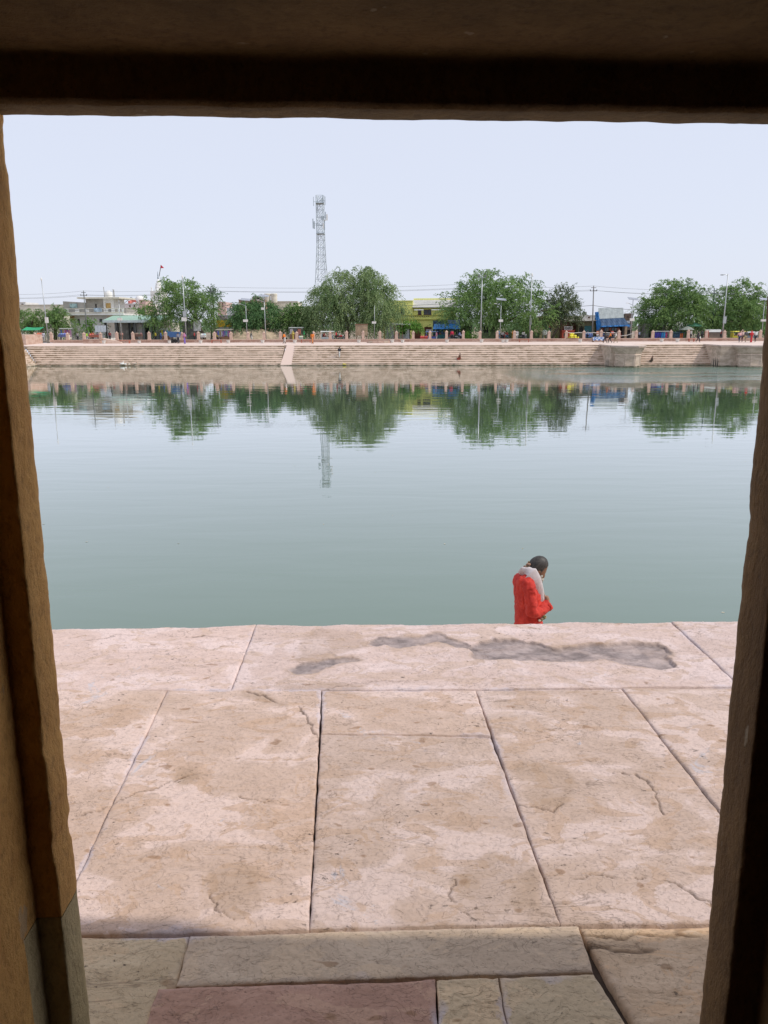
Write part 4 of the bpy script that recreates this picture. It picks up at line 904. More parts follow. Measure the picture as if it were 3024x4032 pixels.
for i in range(14):
    s = C(4, 1085 + i * 28, 0, n)[0]; MB(bank).box(s - .06, s + .06, n - .02 if s < a2 - .2 else n + .34, n + .395 if s > a2 - .2 else n - .004, C(4, 0, 892, n)[1], C(4, 0, 883, n)[1]).build('vent', M_dark, r)
# tin hut, billboard, poles by the yellow house
n = 18.5; root = empty('tin_hut', bank(C(4, 1040, 0, n)[0], n, ZG), 'grey corrugated tin hut with pink posts in front of the yellow house', 'hut')
for q in range(10):
    x0_ = 880 + q * 13; MB(bank).box(C(4, x0_, 0, n)[0], C(4, x0_ + 12, 0, n)[0], n + .03 * (q % 2), n + .1, ZG, C(4, 0, 985, n)[1]).build('tin_sheet', M_tin, root)
MB(bank).box(C(4, 1012, 0, n)[0], C(4, 1068, 0, n)[0], n, n + .1, ZG, C(4, 0, 1000, n)[1]).build('door', mat((.40, .42, .40), .6), root)
MB(bank).box(C(4, 1148, 0, n)[0], C(4, 1200, 0, n)[0], n, n + .1, ZG, C(4, 0, 1045, n)[1]).build('side_panel', mat((.5, .52, .54), .6), root)
MB(bank).box(C(4, 1070, 0, n)[0], C(4, 1146, 0, n)[0], n + .05, n + .15, ZG, C(4, 0, 1120, n)[1]).build('counter', M_tin, root)
MB(bank).box(C(4, 880, 0, n)[0], C(4, 1200, 0, n)[0], n + 2, n + 2.1, ZG, C(4, 0, 990, n)[1]).build('back_wall', M_dark, root)
MB(bank).hexa([(C(4, 870, 0, n)[0], n - .5, C(4, 0, 985, n)[1]), (C(4, 1210, 0, n)[0], n - .5, C(4, 0, 1000, n)[1]), (C(4, 1210, 0, n)[0], n + 2.2, C(4, 0, 985, n)[1]), (C(4, 870, 0, n)[0], n + 2.2, C(4, 0, 970, n)[1]),
    (C(4, 870, 0, n)[0], n - .5, C(4, 0, 978, n)[1]), (C(4, 1210, 0, n)[0], n - .5, C(4, 0, 992, n)[1]), (C(4, 1210, 0, n)[0], n + 2.2, C(4, 0, 978, n)[1]), (C(4, 870, 0, n)[0], n + 2.2, C(4, 0, 962, n)[1])]).build('roof', M_tin, root)
for x in (878, 1008, 1070, 1108): s = C(4, x, 0, n)[0]; MB(bank).box(s - .07, s + .07, n - .12, n - .01, ZG, C(4, 0, 985, n)[1]).build('post', mat((.5, .25, .2), .8), root)
MB(bank).box(C(4, 745, 0, n)[0], C(4, 772, 0, n)[0], n, n + .3, ZG, C(4, 0, 1055, n)[1]).build('pillar', M_cream, root)
o = MB(bank).box(C(4, 497, 0, 15)[0], C(4, 655, 0, 15)[0], 15, 15.12, C(4, 0, 1135, 15)[1], C(4, 0, 988, 15)[1]).build('board', M_tan, root_b := empty('notice_board', bank(C(4, 575, 0, 15)[0], 15, ZG), 'blank weathered tan notice board under the largest tree', 'notice board'))
for x in (512, 640): s = C(4, x, 0, 15)[0]; MB(bank).box(s - .05, s + .05, 15.14, 15.24, ZG, C(4, 0, 1000, 15)[1]).build('post', M_wood, root_b)
MB(bank).box(C(4, 490, 0, 15)[0], C(4, 662, 0, 15)[0], 14.95, 15.0, C(4, 0, 994, 15)[1], C(4, 0, 982, 15)[1]).build('frame', M_wood, root_b)
# blue awning shop
n = 20; root = empty('shop', bank(C(5, 350, 0, n)[0], n, ZG), 'dark open shop under a bright blue sloping awning beside the yellow house', 'shop')
a = C(5, 180, 0, n)[0]; b = C(5, 535, 0, n)[0]
MB(bank).box(a, b, n + 3, n + 3.3, ZG, C(5, 0, 935, n)[1]).box(a, a + .2, n, n + 3, ZG, C(5, 0, 985, n)[1]).box(b - .2, b, n, n + 3, ZG, C(5, 0, 985, n)[1]).build('wall', M_bdk, root)
MB(bank).box(C(5, 370, 0, n)[0], C(5, 528, 0, n)[0], n + .2, n + .35, C(5, 0, 978, n)[1], C(5, 0, 930, n)[1]).build('signboard', mat((.16, .24, .36), .7), root)
rows = []
for v in range(5):
    rows.append([(a + (b - a) * (u / 12) + (1 - v / 4) * .25 * (1 if u < 6 else 0), n + .1 - v * .38, C(5, 0, 980 + v * 16.5, n)[1] - .05 * math.sin(u * 2.1)) for u in range(13)])
MB(bank).sheet(rows, .03).build('awning', M_blue, root)
for x in (215, 500): s = C(5, x, 0, n - 1.3)[0]; MB(bank).tube([(s, n - 1.3, ZG), (s, n - 1.3, C(5, 0, 1045, n)[1])], .05, 5).build('awning_pole', M_metd, root)
MB(bank).box(a + .5, b - .5, n + .4, n + 1.2, ZG, ZG + .9).build('counter', M_teal, root)
for q in range(7): s = a + 1 + q * (b - a - 2) / 7; MB(bank).box(s, s + .7, n + .5, n + 1.1, ZG + .902, ZG + 1.2 + .2 * (q % 3)).build('goods', mat(((.4, .1, .08), (.1, .2, .4), (.5, .4, .1), (.4, .4, .4))[q % 4], .7), root)
# hut and long green wall behind spreading tree
bld('hut', 'dark low kiosk in the shade of the spreading tree', 5, 835, 1000, 1010, 22, 3, M_metd, [(5, 850, 960, 1020, 1090, 'opening')])
bld('shed', 'green-brown shed right of the blue awning', 5, 540, 690, 1010, 23, 3, mat((.10, .11, .07), .9))
o = MB(bank).box(C(5, 790, 0, 19.8)[0], C(6, 250, 0, 19.8)[0], 19.8, 20.05, ZG, C(5, 0, 1098, 19.8)[1]).build('garden_wall', M_grn2, origin=bank(C(5, 1200, 0, 19.8)[0], 19.8, ZG)); tag(o, 'long low mossy green wall behind the scooters', 'wall')
# cream arched building
n = 23
r, a, b, zt = bld('building', 'small cream building with an arched window and pale blue frames', 6, 247, 530, 905, n, 6, mat((.55, .48, .30), .85), [(6, 292, 345, 990, 1075), (6, 352, 402, 990, 1075)], frame=mat((.45, .6, .66), .6))
s = C(6, 318, 0, n)[0]; zz = C(6, 0, 990, n)[1]; pr = [(math.cos(t) * .95, math.sin(t) * 1.0) for t in np.linspace(0, math.pi, 9)]
MB(bank)._a([(s + x, n - .03, zz + z) for x, z in pr] + [(s + x, n + .01, zz + z) for x, z in pr], [tuple(range(9))[::-1]] + [(i, i + 1, i + 10, i + 9) for i in range(8)]).build('arch', M_dark, r)
MB(bank).box(a, C(6, 330, 0, n)[0], n + .4, n + 3, zt + .09, C(6, 0, 878, n)[1]).build('roof_parapet', M_brick, r)
MB(bank).box(C(6, 352, 0, n)[0], C(6, 402, 0, n)[0], n - .08, n - .02, C(6, 0, 1030, n)[1], C(6, 0, 1000, n)[1]).build('poster', mat((.4, .14, .1), .7, .5, 5), r)
s = C(6, 316, 0, 17)[0]; zt = C(6, 0, 1062, 17)[1]; root = empty('water_tank', bank(s, 17, ZG), 'white water tank on a stand left of the leaning tree trunk', 'water tank')
w = C(6, 347, 0, 17)[0] - s; zq = C(6, 0, 1125, 17)[1]
MB(bank).lathe((s, 17, 0), [(w * .9, zq), (w, zq + .2), (w, zt - .3), (w * .7, zt)], 14).build('tank', M_white, root, smooth=True)
for dx in (-1, 1):
    for dy in (-.7, .7): MB(bank).box(s + dx * w * .8 - .06, s + dx * w * .8 + .06, 17 + dy - .06, 17 + dy + .06, ZG, zq).build('leg', M_metd, root)
# maroon shed, red booth, pale shed row
bld('shed', 'maroon shed behind the red booth', 6, 527, 757, 955, 22, 4, M_maroon)
r, a, b, zt = bld('booth', 'red booth with a white barred hatch sign, left of the rope', 6, 545, 702, 1070, 17, 2, M_redp, [(6, 560, 600, 1100, 1150)], cat='booth')
root = empty('sign', bank(C(6, 620, 0, 16.8)[0], 16.8, ZG), 'white striped hoarding over the red booth', 'sign')
MB(bank).box(C(6, 567, 0, 18)[0], C(6, 673, 0, 18)[0], 18, 18.1, C(6, 0, 1064, 18)[1], C(6, 0, 1016, 18)[1]).build('panel', M_white, root)
for i in range(6): s = C(6, 580 + i * 16, 0, 18)[0]; MB(bank).box(s - .07, s + .07, 17.94, 17.99, C(6, 0, 1056, 18)[1], C(6, 0, 1022, 18)[1]).build('stripe', M_metd, root)
for x in (575, 665): s = C(6, x, 0, 18)[0]; MB(bank).box(s - .04, s + .04, 18.12, 18.2, ZG, C(6, 0, 1060, 18)[1]).build('post', M_metd, root)
bld('building', 'pale flat-roofed building behind the olive tree', 6, 640, 900, 880, 34, 5, M_cream, [(6, 700, 730, 895, 920)])
bld('building', 'white block with a stair parapet left of the blue tarpaulin shop', 6, 850, 1000, 872, 30, 5, M_white, [(6, 880, 910, 885, 905)])
s, z = C(6, 834, 872, 36); w = 28 / 3.318 * (C(6, 3.318, 0, 36)[0] - C(6, 0, 0, 36)[0]); o = MB(bank).lathe((s, 36, z - .2), [(w, 0), (w, C(6, 0, 830, 36)[1] - z + .2), (w * .8, C(6, 0, 825, 36)[1] - z + .2)], 12).build('water_tank', M_metd, origin=bank(s, 36, z)); tag(o, 'black drum tank on the pale flat roof by the utility pole', 'water tank')
r, a, b, zt = bld('hut', 'hut with a thin slanting roof and a teal door right of the red booth', 6, 757, 985, 945, 20, 3, mat((.22, .22, .13), .9), [(6, 835, 935, 1003, 1180, 'door', M_teal), (6, 765, 820, 1010, 1090, 'opening')])
MB(bank).hexa([(C(6, 695, 0, 19)[0], 18.6, C(6, 0, 950, 19)[1]), (b + .2, 18.6, zt + .06), (b + .2, 23, zt + .2), (C(6, 695, 0, 19)[0], 23, C(6, 0, 940, 19)[1]), (C(6, 695, 0, 19)[0], 18.6, C(6, 0, 943, 19)[1]), (b + .2, 18.6, zt + .15), (b + .2, 23, zt + .3), (C(6, 695, 0, 19)[0], 23, C(6, 0, 935, 19)[1])]).build('roof', M_conc, r)
# blue tarpaulin shop
n = 19; root = empty('tarpaulin_shop', bank(C(6, 1170, 0, n)[0], n, ZG), 'shop with a tall grey sheet roof and a dark blue tarpaulin awning', 'shop')
cz = lambda y, nn=n: C(6, 0, y, nn)[1]; cs = lambda x, nn=n: C(6, x, 0, nn)[0]
def quadsheet(p, nu, nv, sag, name, m, wr=.05):
    rows = []
    for j in range(nv + 1):
        v = j / nv; row = []
        for i in range(nu + 1):
            u = i / nu; P_ = [(p[0][k] * (1 - u) + p[1][k] * u) * (1 - v) + (p[3][k] * (1 - u) + p[2][k] * u) * v for k in range(3)]
            P_[2] -= sag * 4 * u * (1 - u) * v; P_[1] += wr * math.sin(i * 1.9 + j * .7); row.append(tuple(P_))
        rows.append(row)
    return MB(bank).sheet(rows, .03).build(name, m, root)
quadsheet([(cs(995, n + 3), n + 3, cz(778, n + 3)), (cs(1318, n + 3), n + 3, cz(775, n + 3)), (cs(1335), n, cz(905)), (cs(1005), n, cz(918))], 14, 6, .0, 'roof_sheet', mat((.30, .33, .33), .8, .15, 2), .04)
quadsheet([(cs(1003), n - .05, cz(918)), (cs(1338), n - .05, cz(908)), (cs(1372), n - 1.8, cz(995)), (cs(1015), n - 1.8, cz(1008))], 16, 6, .12, 'tarpaulin', M_bdk, .09)
quadsheet([(cs(1015), n - 1.82, cz(1008)), (cs(1374), n - 1.82, cz(995)), (cs(1376), n - 1.85, cz(1012)), (cs(1018), n - 1.85, cz(1024))], 16, 2, .0, 'hem', M_blue, .05)
quadsheet([(cs(962), n + .5, cz(830)), (cs(1000), n, cz(825)), (cs(1018), n - 1.7, cz(1015)), (cs(975), n - 1.2, cz(1090))], 6, 10, .0, 'side_tarpaulin', M_blue, .12)
MB(bank).box(cs(985), cs(1330), n + 1.6, n + 1.8, ZG, cz(900)).box(cs(985), cs(985) + .2, n, n + 1.6, ZG, cz(930)).box(cs(1325), cs(1325) + .25, n, n + 1.6, ZG, cz(920)).build('wall', M_dark, root)
MB(bank).box(cs(1335), cs(1362), n - 1.3, n - 1, ZG, cz(1010)).build('pillar', M_tan, root)
for q in range(8):
    s = cs(1050 + q * 34); MB(bank).box(s - .45, s + .42, n + .2, n + .9, ZG, ZG + .7 + .3 * (q % 2)).build('goods', mat(((.45, .42, .36), (.12, .2, .4), (.5, .12, .1), (.5, .5, .5), (.5, .36, .1))[q % 5], .8), root)
    MB(bank).box(s - .35, s + .2, n + .6, n + .7, cz(1075), cz(1035)).build('hanging_goods', mat(((.3, .3, .3), (.4, .15, .1), (.15, .2, .25))[q % 3], .8), root)
r, a, b, zt = bld('shop', 'narrow brown shop with small signboards right of the blue tarpaulin', 6, 1364, 1470, 850, 20, 5, mat((.20, .15, .12), .85), [(6, 1375, 1440, 1060, 1180, 'opening'), (6, 1385, 1420, 870, 905)])
MB(bank).box(C(6, 1370, 0, 19.8)[0], C(6, 1418, 0, 19.8)[0], 19.8, 19.9, C(6, 0, 978, 19.8)[1], C(6, 0, 945, 19.8)[1]).build('signboard', mat((.5, .55, .6), .6, .4, 4), r)
MB(bank).box(C(6, 1378, 0, 19.8)[0], C(6, 1425, 0, 19.8)[0], 19.8, 19.9, C(6, 0, 1028, 19.8)[1], C(6, 0, 992, 19.8)[1]).build('signboard', mat((.12, .3, .6), .6, .4, 4), r)
# right side shops
r, a, b, zt = bld('shop', 'grey shop with a faded signboard under the tree left of the leaning mast', 7, 45, 330, 985, 21, 4, mat((.30, .29, .27), .9), [(7, 105, 270, 1020, 1160, 'opening')])
MB(bank).box(C(7, 135, 0, 20.7)[0], C(7, 296, 0, 20.7)[0], 20.7, 20.85, C(7, 0, 1006, 20.7)[1], C(7, 0, 966, 20.7)[1]).build('signboard', mat((.28, .30, .33), .7, .3, 4), r)
for i in range(9): s = C(7, 150 + i * 15.5, 0, 20.6)[0]; MB(bank).box(s - .12, s + .12, 20.62, 20.68, C(7, 0, 993, 20.6)[1], C(7, 0, 982, 20.6)[1]).build('lettering', mat((.5, .5, .5), .7), r)
n = 22; root = empty('shed', bank(C(7, 460, 0, n)[0], n, ZG), 'shed with a pale curved ribbed roof behind the clothes', 'shed')
for q in range(12):
    u0, u1 = 358 + q * 24, 358 + (q + 1) * 24 - 3
    for (ya, yb, na, nb) in ((1062, 1010, 0, 1.0), (1010, 968, 1.0, 2.2), (968, 942, 2.2, 4)):
        sl_ = (q * 2.5 if q < 8 else 20 + (q - 8) * 14)
        f = lambda u, y, d: (C(7, u + (1062 - y) * .35, 0, n)[0], n + d, C(7, 0, y + (sl_ if y < 1060 else 0) * .8, n + d)[1])
        p_ = [f(u0, ya, na), f(u1, ya, na), f(u1, yb, nb), f(u0, yb, nb)]
        MB(bank).hexa([(a_, b_, c_ - .08) for a_, b_, c_ in p_] + p_).build('roof_sheet', mat((.55, .56, .52), .7), root)
MB(bank).box(C(7, 365, 0, n)[0], C(7, 640, 0, n)[0], n + .5, n + .8, ZG, C(7, 0, 1065, n)[1]).build('wall', mat((.12, .17, .16), .9), root)
# ------------------------------------------------------------------ stalls, canopies
def canopy(name, label, k, x0, x1, yt, yb, n, m, legc=M_metd, depth=1.8, cat='stall', sag=.15, goods=(), table=None):
    a, zt = C(k, x0, yt, n); b, zl = C(k, x1, yb, n); root = empty(name, bank((a + b) / 2, n, ZG), label, cat); rows = []
    for j in range(5):
        v = j / 4; rows.append([(a + (b - a) * i / 10, n + depth * (1 - v), zt + (zl - zt) * v - sag * math.sin(math.pi * i / 10) * (.5 + .5 * math.sin(j)) * .6) for i in range(11)])
    MB(bank).sheet(rows, .04).build('canopy', m, root)
    for s, nn, z in ((a + .1, n, zl), (b - .1, n, zl), (a + .1, n + depth, zt), (b - .1, n + depth, zt)):
        MB(bank).tube([(s, nn + .03, ZG), (s, nn + .03, z - .02)], .045, 5).build('pole', legc, root)
    if table: MB(bank).box(a + .2, b - .2, n + .1, n + 1.2, ZG, ZG + table).build('counter', M_wood, root)
    for i, c in enumerate(goods):
        w = (b - a - .4) / len(goods); s = a + .2 + i * w; hgt = random.uniform(.6, 1.1)
        MB(bank).box(s + .03, s + w * .86, n + .15, n + .22, zl - .15 - hgt, zl - .15).box(s + w * .1, s + w * .7, n + .16, n + .21, zl - .3 - hgt, zl - .15 - hgt).build('garment', mat(c, .85, .3, 4), root)
    return root
PAL = [(.25, .12, .35), (.45, .1, .2), (.1, .15, .4), (.5, .45, .5), (.35, .3, .1), (.1, .3, .35), (.5, .25, .4)]
canopy('canopy_stall', 'stall under a bright green sagging canopy at far left', 1, 110, 345, 1020, 1060, 15, mat((.02, .30, .13), .7), table=.8, sag=.35)
canopy('clothes_stall', 'row of dark and pink clothes hanging on a rail left of the white house', 1, 600, 770, 1035, 1045, 17, mat((.3, .3, .28), .8), goods=[PAL[i % 7] for i in (2, 4, 6, 1, 0, 1, 6)], sag=.05, depth=.4)
canopy('clothes_stall', 'purple and blue clothes stall at the foot of the painted yellow wall', 2, 1308, 1530, 1045, 1058, 16, mat((.28, .25, .20), .85), goods=[PAL[i % 7] for i in (0, 2, 4, 3, 0, 2, 5, 0, 1)], table=.75)
canopy('food_stall', 'shop awning hung with yellow and blue goods at the end of the green-roofed shelter', 2, 585, 750, 1040, 1050, 17, mat((.45, .5, .45), .7), goods=[(.5, .45, .05), (.1, .15, .4), (.1, .35, .45), (.3, .3, .3)], table=.9)
canopy('food_stall', 'white-roofed tea stall with grey counter behind the man in orange shirt', 3, 945, 1130, 1022, 1032, 16, M_tin, goods=[(.55, .5, .5), (.12, .12, .14), (.5, .2, .15)], table=1.1, sag=.02)
r = canopy('kiosk', 'kiosk with a white tin roof and brown mesh front near the right bastion', 7, 868, 1078, 1052, 1085, 16, mat((.6, .6, .6), .5), sag=.0, depth=1.4)
a, b = C(7, 885, 0, 16)[0], C(7, 1062, 0, 16)[0]; MB(bank).box(a, b, 16.1, 17.3, ZG, C(7, 0, 1088, 16)[1]).build('body', mat((.26, .20, .15), .8), r)
MB(bank).box(C(7, 865, 0, 16)[0], a - .01, 15.95, 17.3, ZG, C(7, 0, 1070, 16)[1]).build('side_post', M_redp, r)
r = canopy('cloth_stall', 'blue spotted and bright blue cloths hanging between posts right of the first bastion', 7, 172, 372, 1072, 1078, 13.6, mat((.3, .3, .3), .8), goods=[(.06, .05, .35), (.07, .06, .38), (.06, .05, .33), (.03, .22, .55), (.05, .3, .6), (.35, .05, .15)], depth=.3, sag=.02)
canopy('clothes_stall', 'dark blue covered stall with orange cloth at its right', 7, 412, 575, 1085, 1090, 15, mat((.05, .10, .14), .8), goods=[(.05, .10, .16)] * 4 + [(.55, .14, .05)] * 2, sag=.02)
def umbrella(label, k, x, yt, w, n, m):
    s, zt = C(k, x, yt, n); r = w / 2; root = empty('umbrella', bank(s, n, ZG), label, 'umbrella')
    MB(bank).lathe((s, n, zt), [(r, -.55), (r * .75, -.32), (r * .4, -.12), (.03, 0)], 10, cap=False).lathe((s, n, zt - .02), [(r * .99, -.55), (r * .4, -.14), (.03, -.02)], 10, cap=False).build('canopy', m, root)
    MB(bank).tube([(s, n, ZG), (s, n, zt - .02)], .03, 6).build('pole', M_metd, root)
umbrella('dark green umbrella above the clothes stalls at right', 7, 700, 965, 2.9, 18, mat((.04, .16, .10), .7))
umbrella('grey-brown umbrella left of the dark green one', 7, 610, 1010, 2.2, 15.5, mat((.24, .26, .22), .7))
# leaning grey boards
root = empty('leaning_boards', bank(C(1, 1150, 0, 15)[0], 15, ZG), 'four grey boards leaning in a row left of the shelter', 'boards')
for q in range(4):
    x0_, x1_ = 1078 + q * 36, 1078 + q * 36 + 34
    MB(bank).hexa([(C(1, x0_ + 15, 0, 15)[0], 14.6, C(1, 0, 1090, 15)[1]), (C(1, x1_ + 15, 0, 15)[0], 14.6, C(1, 0, 1090, 15)[1]), (C(1, x1_ + 15, 0, 15)[0], 14.66, C(1, 0, 1090, 15)[1]), (C(1, x0_ + 15, 0, 15)[0], 14.66, C(1, 0, 1090, 15)[1]),
        (C(1, x0_, 0, 15)[0], 15.2, C(1, 0, 1005, 15)[1]), (C(1, x1_, 0, 15)[0], 15.2, C(1, 0, 1005, 15)[1]), (C(1, x1_, 0, 15)[0], 15.26, C(1, 0, 1005, 15)[1]), (C(1, x0_, 0, 15)[0], 15.26, C(1, 0, 1005, 15)[1])]).build('board', M_metal, root)
MB(bank).tube([(C(1, 1100, 0, 15)[0], 15.4, ZG), (C(1, 1100, 0, 15)[0], 15.3, C(1, 0, 1020, 15)[1])], .05).tube([(C(1, 1200, 0, 15)[0], 15.4, ZG), (C(1, 1200, 0, 15)[0], 15.3, C(1, 0, 1020, 15)[1])], .05).build('support', M_metd, root)
# market tables behind the wall
for k, x0_, x1_, yt, c, lb_ in ((1, 320, 390, 1100, (.5, .08, .05), 'red cloth-covered table under the left trees'), (1, 600, 700, 1105, (.12, .14, .3), 'table of blue goods under the hanging clothes'), (1, 995, 1125, 1110, (.35, .12, .08), 'reddish vendor table right of the striped seller'), (2, 275, 360, 1100, (.16, .09, .07), 'dark heap of baskets before the shelter'),
        (2, 1130, 1190, 1110, (.6, .58, .55), 'white bundles beside the seated red-clothed person'), (5, 15, 112, 1160, (.45, .06, .05), 'red pushcart left of the blue goods cart'), (6, 845, 940, 1105, (.1, .16, .35), 'blue market table in front of the teal door'), (3, 1090, 1130, 1140, (.5, .5, .5), 'white crate beside the green-clothed woman')):
    nn = 14.2; a, zt = C(k, x0_, yt, nn); b = C(k, x1_, 0, nn)[0]; root = empty('market_table', bank((a + b) / 2, nn, ZG), lb_, 'table')
    MB(bank).box(a, b, nn - .4, nn + .5, max(ZG + .35, zt - .55), max(zt - .2, ZG + .55)).build('table_top', mat(c, .85, .3, 5), root)
    for dx in (a + .05, b - .12):
        for dy in (-.35, .4): MB(bank).box(dx, dx + .07, nn + dy, nn + dy + .07, ZG, max(ZG + .35, zt - .55)).build('leg', M_wood, root)
    for q in range(4): s = a + (q + .5) * (b - a) / 4; MB(bank).ell((s, nn, max(zt - .2, ZG + .55) + .08), (.2, .22, .17), 8, 5).build('goods', mat(tuple(min(.7, v * random.uniform(.6, 1.8) + .05) for v in c), .8), root)
# fruit heap
s, z = C(6, 671, 1178, 12.2); root = empty('fruit_heap', bank(s, 12.2, ZT), 'heap of yellow fruit on the wall in front of the red booth', 'fruit'); 
for q in range(34):
    lay = 0 if q < 18 else 1 if q < 29 else 2; w = (.92, .6, .3)[lay]
    MB(bank).ell((s + random.uniform(-w, w), 12.2 + random.uniform(-.25, .25), ZT + .14 + lay * .26), (.17, .15, .14), 7, 5).build('fruit', mat((.75, .68, .05), .5), root)
MB(bank).lathe((s, 12.2, ZT), [(1.0, 0), (1.12, .1)], 14, sy=.35).build('basket', M_wood, root)

# ------------------------------------------------------------------ lamp posts, poles, wires
def mast(name, label, k, xt, yt, xb, n, r=.075, boxes=(), head=None, group=None, m=M_metal, kb=None, base=None):
    s1_, z1_ = C(k, xt, yt, n); s0_ = C(kb or k, xb, 0, n)[0]; zb = ZG if base is None else base
    root = empty(name, bank(s0_, n, zb), label, 'street lamp' if 'lamp' in name or 'mast' in name else 'pole', group)
    MB(bank).tube([(s0_, n, zb), (s1_ * .5 + s0_ * .5, n, zb * .5 + z1_ * .5), (s1_, n, z1_)], [r * 1.3, r, r * .7], 8).build('pole', m, root, smooth=True)
    MB(bank).box(s0_ - .16, s0_ + .16, n - .16, n + .16, zb - .3, zb + .35).build('footing', M_conc, root)
    for (x0_, x1_, y0_, y1_, c) in boxes:
        a, zt = C(k, x0_, y0_, n - .2); b, zb_ = C(k, x1_, y1_, n - .2)
        MB(bank).box(a, b, n - .36, n - .12, zb_, zt).build('sign_plate' if c == 'w' else 'control_box', mat((.66, .64, .60), .6, .1, 4) if c == 'w' else M_metd if c == 'd' else M_metal, root)
    if head == 'solar':
        MB(bank).hexa([(s1_ - .75, n - .4, z1_ + .05), (s1_ + .75, n - .4, z1_ - .1), (s1_ + .75, n + .5, z1_ + .22), (s1_ - .75, n + .5, z1_ + .37), (s1_ - .75, n - .42, z1_ + .10), (s1_ + .75, n - .42, z1_ - .05), (s1_ + .75, n + .48, z1_ + .27), (s1_ - .75, n + .48, z1_ + .42)]).build('solar_panel', mat((.30, .32, .36), .3), root)
        MB(bank).tube([(s1_, n, z1_ - .8), (s1_ - .75, n - .3, z1_ - .5)], .035, 5).build('arm', m, root)
        MB(bank).box(s1_ - 1.1, s1_ - .7, n - .42, n - .25, z1_ - .54, z1_ - .46).build('lamp_head', M_white, root)
    elif head == 'flood':
        MB(bank).box(s1_ - .6, s1_ + .6, n - .05, n + .05, z1_ - .22, z1_ - .15).build('crossbar', m, root)
        for dx in (-.5, .5): MB(bank).box(s1_ + dx - .16, s1_ + dx + .16, n - .15, n + .1, z1_ - .1, z1_ + .2).build('floodlight', M_metd, root)
    elif head == 'arm':
        MB(bank).tube([(s1_, n, z1_ - .25), (s1_ - .35, n, z1_ - .1), (s1_ - .6, n, z1_ - .12)], .045, 6).build('arm', m, root)
        MB(bank).ell((s1_ - .85, n, z1_ - .16), (.3, .12, .07), 10, 6).build('lamp_head', M_metd, root)
    elif head == 'top':
        MB(bank).ell((s1_, n, z1_ + .1), (.13, .13, .26), 8, 6).build('lamp_head', M_white, root)
    elif head == 'small':
        MB(bank).tube([(s1_, n, z1_ - .5), (s1_ + .4, n - .1, z1_ - .1)], .03, 5).build('arm', m, root)
        MB(bank).box(s1_ + .3, s1_ + .52, n - .2, n, z1_ - .12, z1_ - .02).build('lamp_head', M_metd, root)
    return root
GM, GS = 'tall steel masts along the promenade', 'solar street lamps along the promenade'
mast('lamp_mast', 'leaning tall steel mast with a pale box at far left', 1, 375, 405, 458, 13.2, .08, [(422, 468, 892, 968, 'w')], 'top', GM)
mast('solar_lamp', 'solar lamp with a white plate in front of the green-roofed shelter', 1, 1385, 665, 1420, 13.2, .055, [(1370, 1430, 902, 936, 'w')], 'small', GS)
mast('lamp_mast', 'tall steel mast in front of the broad feathery tree left of centre', 2, 890, 375, 940, 13.2, .085, [(897, 942, 812, 888, 'm'), (880, 945, 895, 944, 'w')], 'top', GM)
mast('solar_lamp', 'solar lamp standing left of the earth mound with a white plate', 3, 387, 675, 407, 13.2, .055, [(358, 418, 922, 954, 'w')], 'solar', GS)
mast('solar_lamp', 'taller solar lamp before the dark bushy tree with a plate high on its left', 3, 628, 625, 652, 13.2, .065, [(594, 628, 766, 796, 'w')], 'solar', GS)
mast('solar_lamp', 'thin lamp pole with a small plate right of the notice board', 4, 746, 740, 743, 13.2, .04, [(712, 766, 948, 976, 'w')], None, GS)
mast('lamp_mast', 'tall steel mast with twin floodlights left of the spreading tree', 5, 825, 355, 806, 13.2, .09, [], 'flood', GM)
mast('solar_lamp', 'solar lamp in front of the spreading tree trunk', 5, 1075, 672, 1058, 13.2, .055, [(1041, 1096, 922, 954, 'w')], 'solar', GS)
mast('lamp_mast', 'tall steel mast with a grey box at the right edge of the spreading tree', 5, 1475, 345, 1448, 13.2, .09, [(1443, 1471, 902, 990, 'd')], 'top', GM)
mast('solar_lamp', 'solar lamp right of the blue tarpaulin shop', 6, 1470, 665, 1435, 13.2, .055, [(1426, 1484, 906, 942, 'w')], 'solar', GS)
mast('lamp_mast', 'leaning tall steel mast with a short arm at the right', 7, 1137, 325, 1066, 13.2, .095, [(1075, 1106, 882, 974, 'm')], 'arm', GM)
mast('solar_lamp', 'solar lamp at the far right edge beside the door jamb', 7, 1618, 670, 1580, 13.2, .055, [(1566, 1626, 920, 948, 'w')], 'solar', GS)
def upole(label, k, xt, yt, xb, n, m=M_metd, r=.1):
    s1_, z1_ = C(k, xt, yt, n); root = mast('utility_pole', label, k, xt, yt, xb, n, r, m=m); root['category'] = 'utility pole'; root['group'] = 'utility poles carrying wires'
    MB(bank).box(s1_ - .55, s1_ + .55, n - .12, n - .02, z1_ - .85, z1_ - .77).box(s1_ - .4, s1_ + .4, n - .12, n - .02, z1_ - .35, z1_ - .27).build('crossarm', m, root)
    for dx in (-.5, 0, .5): MB(bank).lathe((s1_ + dx, n - .07, z1_ - .77), [(.05, 0), (.07, .08), (.03, .2)], 6).build('insulator', M_dark, root)
    return (s1_, n, z1_)
U1 = upole('dark utility pole in front of the white two-storey house', 1, 925, 545, 972, 20)
U2 = upole('dark utility pole right of the broad feathery tree', 2, 1259, 495, 1265, 24)
U3 = upole('dark utility pole rising from the left side of the spreading tree', 5, 544, 460, 540, 24)
U4 = upole('grey utility pole left of the blue tarpaulin shop', 6, 955, 480, 938, 17, mat((.22, .21, .20), .8))
U5 = upole('dark green utility pole between the two trees at right', 7, 958, 515, 934, 20, mat((.03, .07, .05), .8))
U0 = (C(1, -400, 560, 30)[0], 30, C(1, 0, 575, 30)[1]); U6 = (C(7, 2100, 520, 20)[0], 20, C(7, 0, 520, 20)[1])
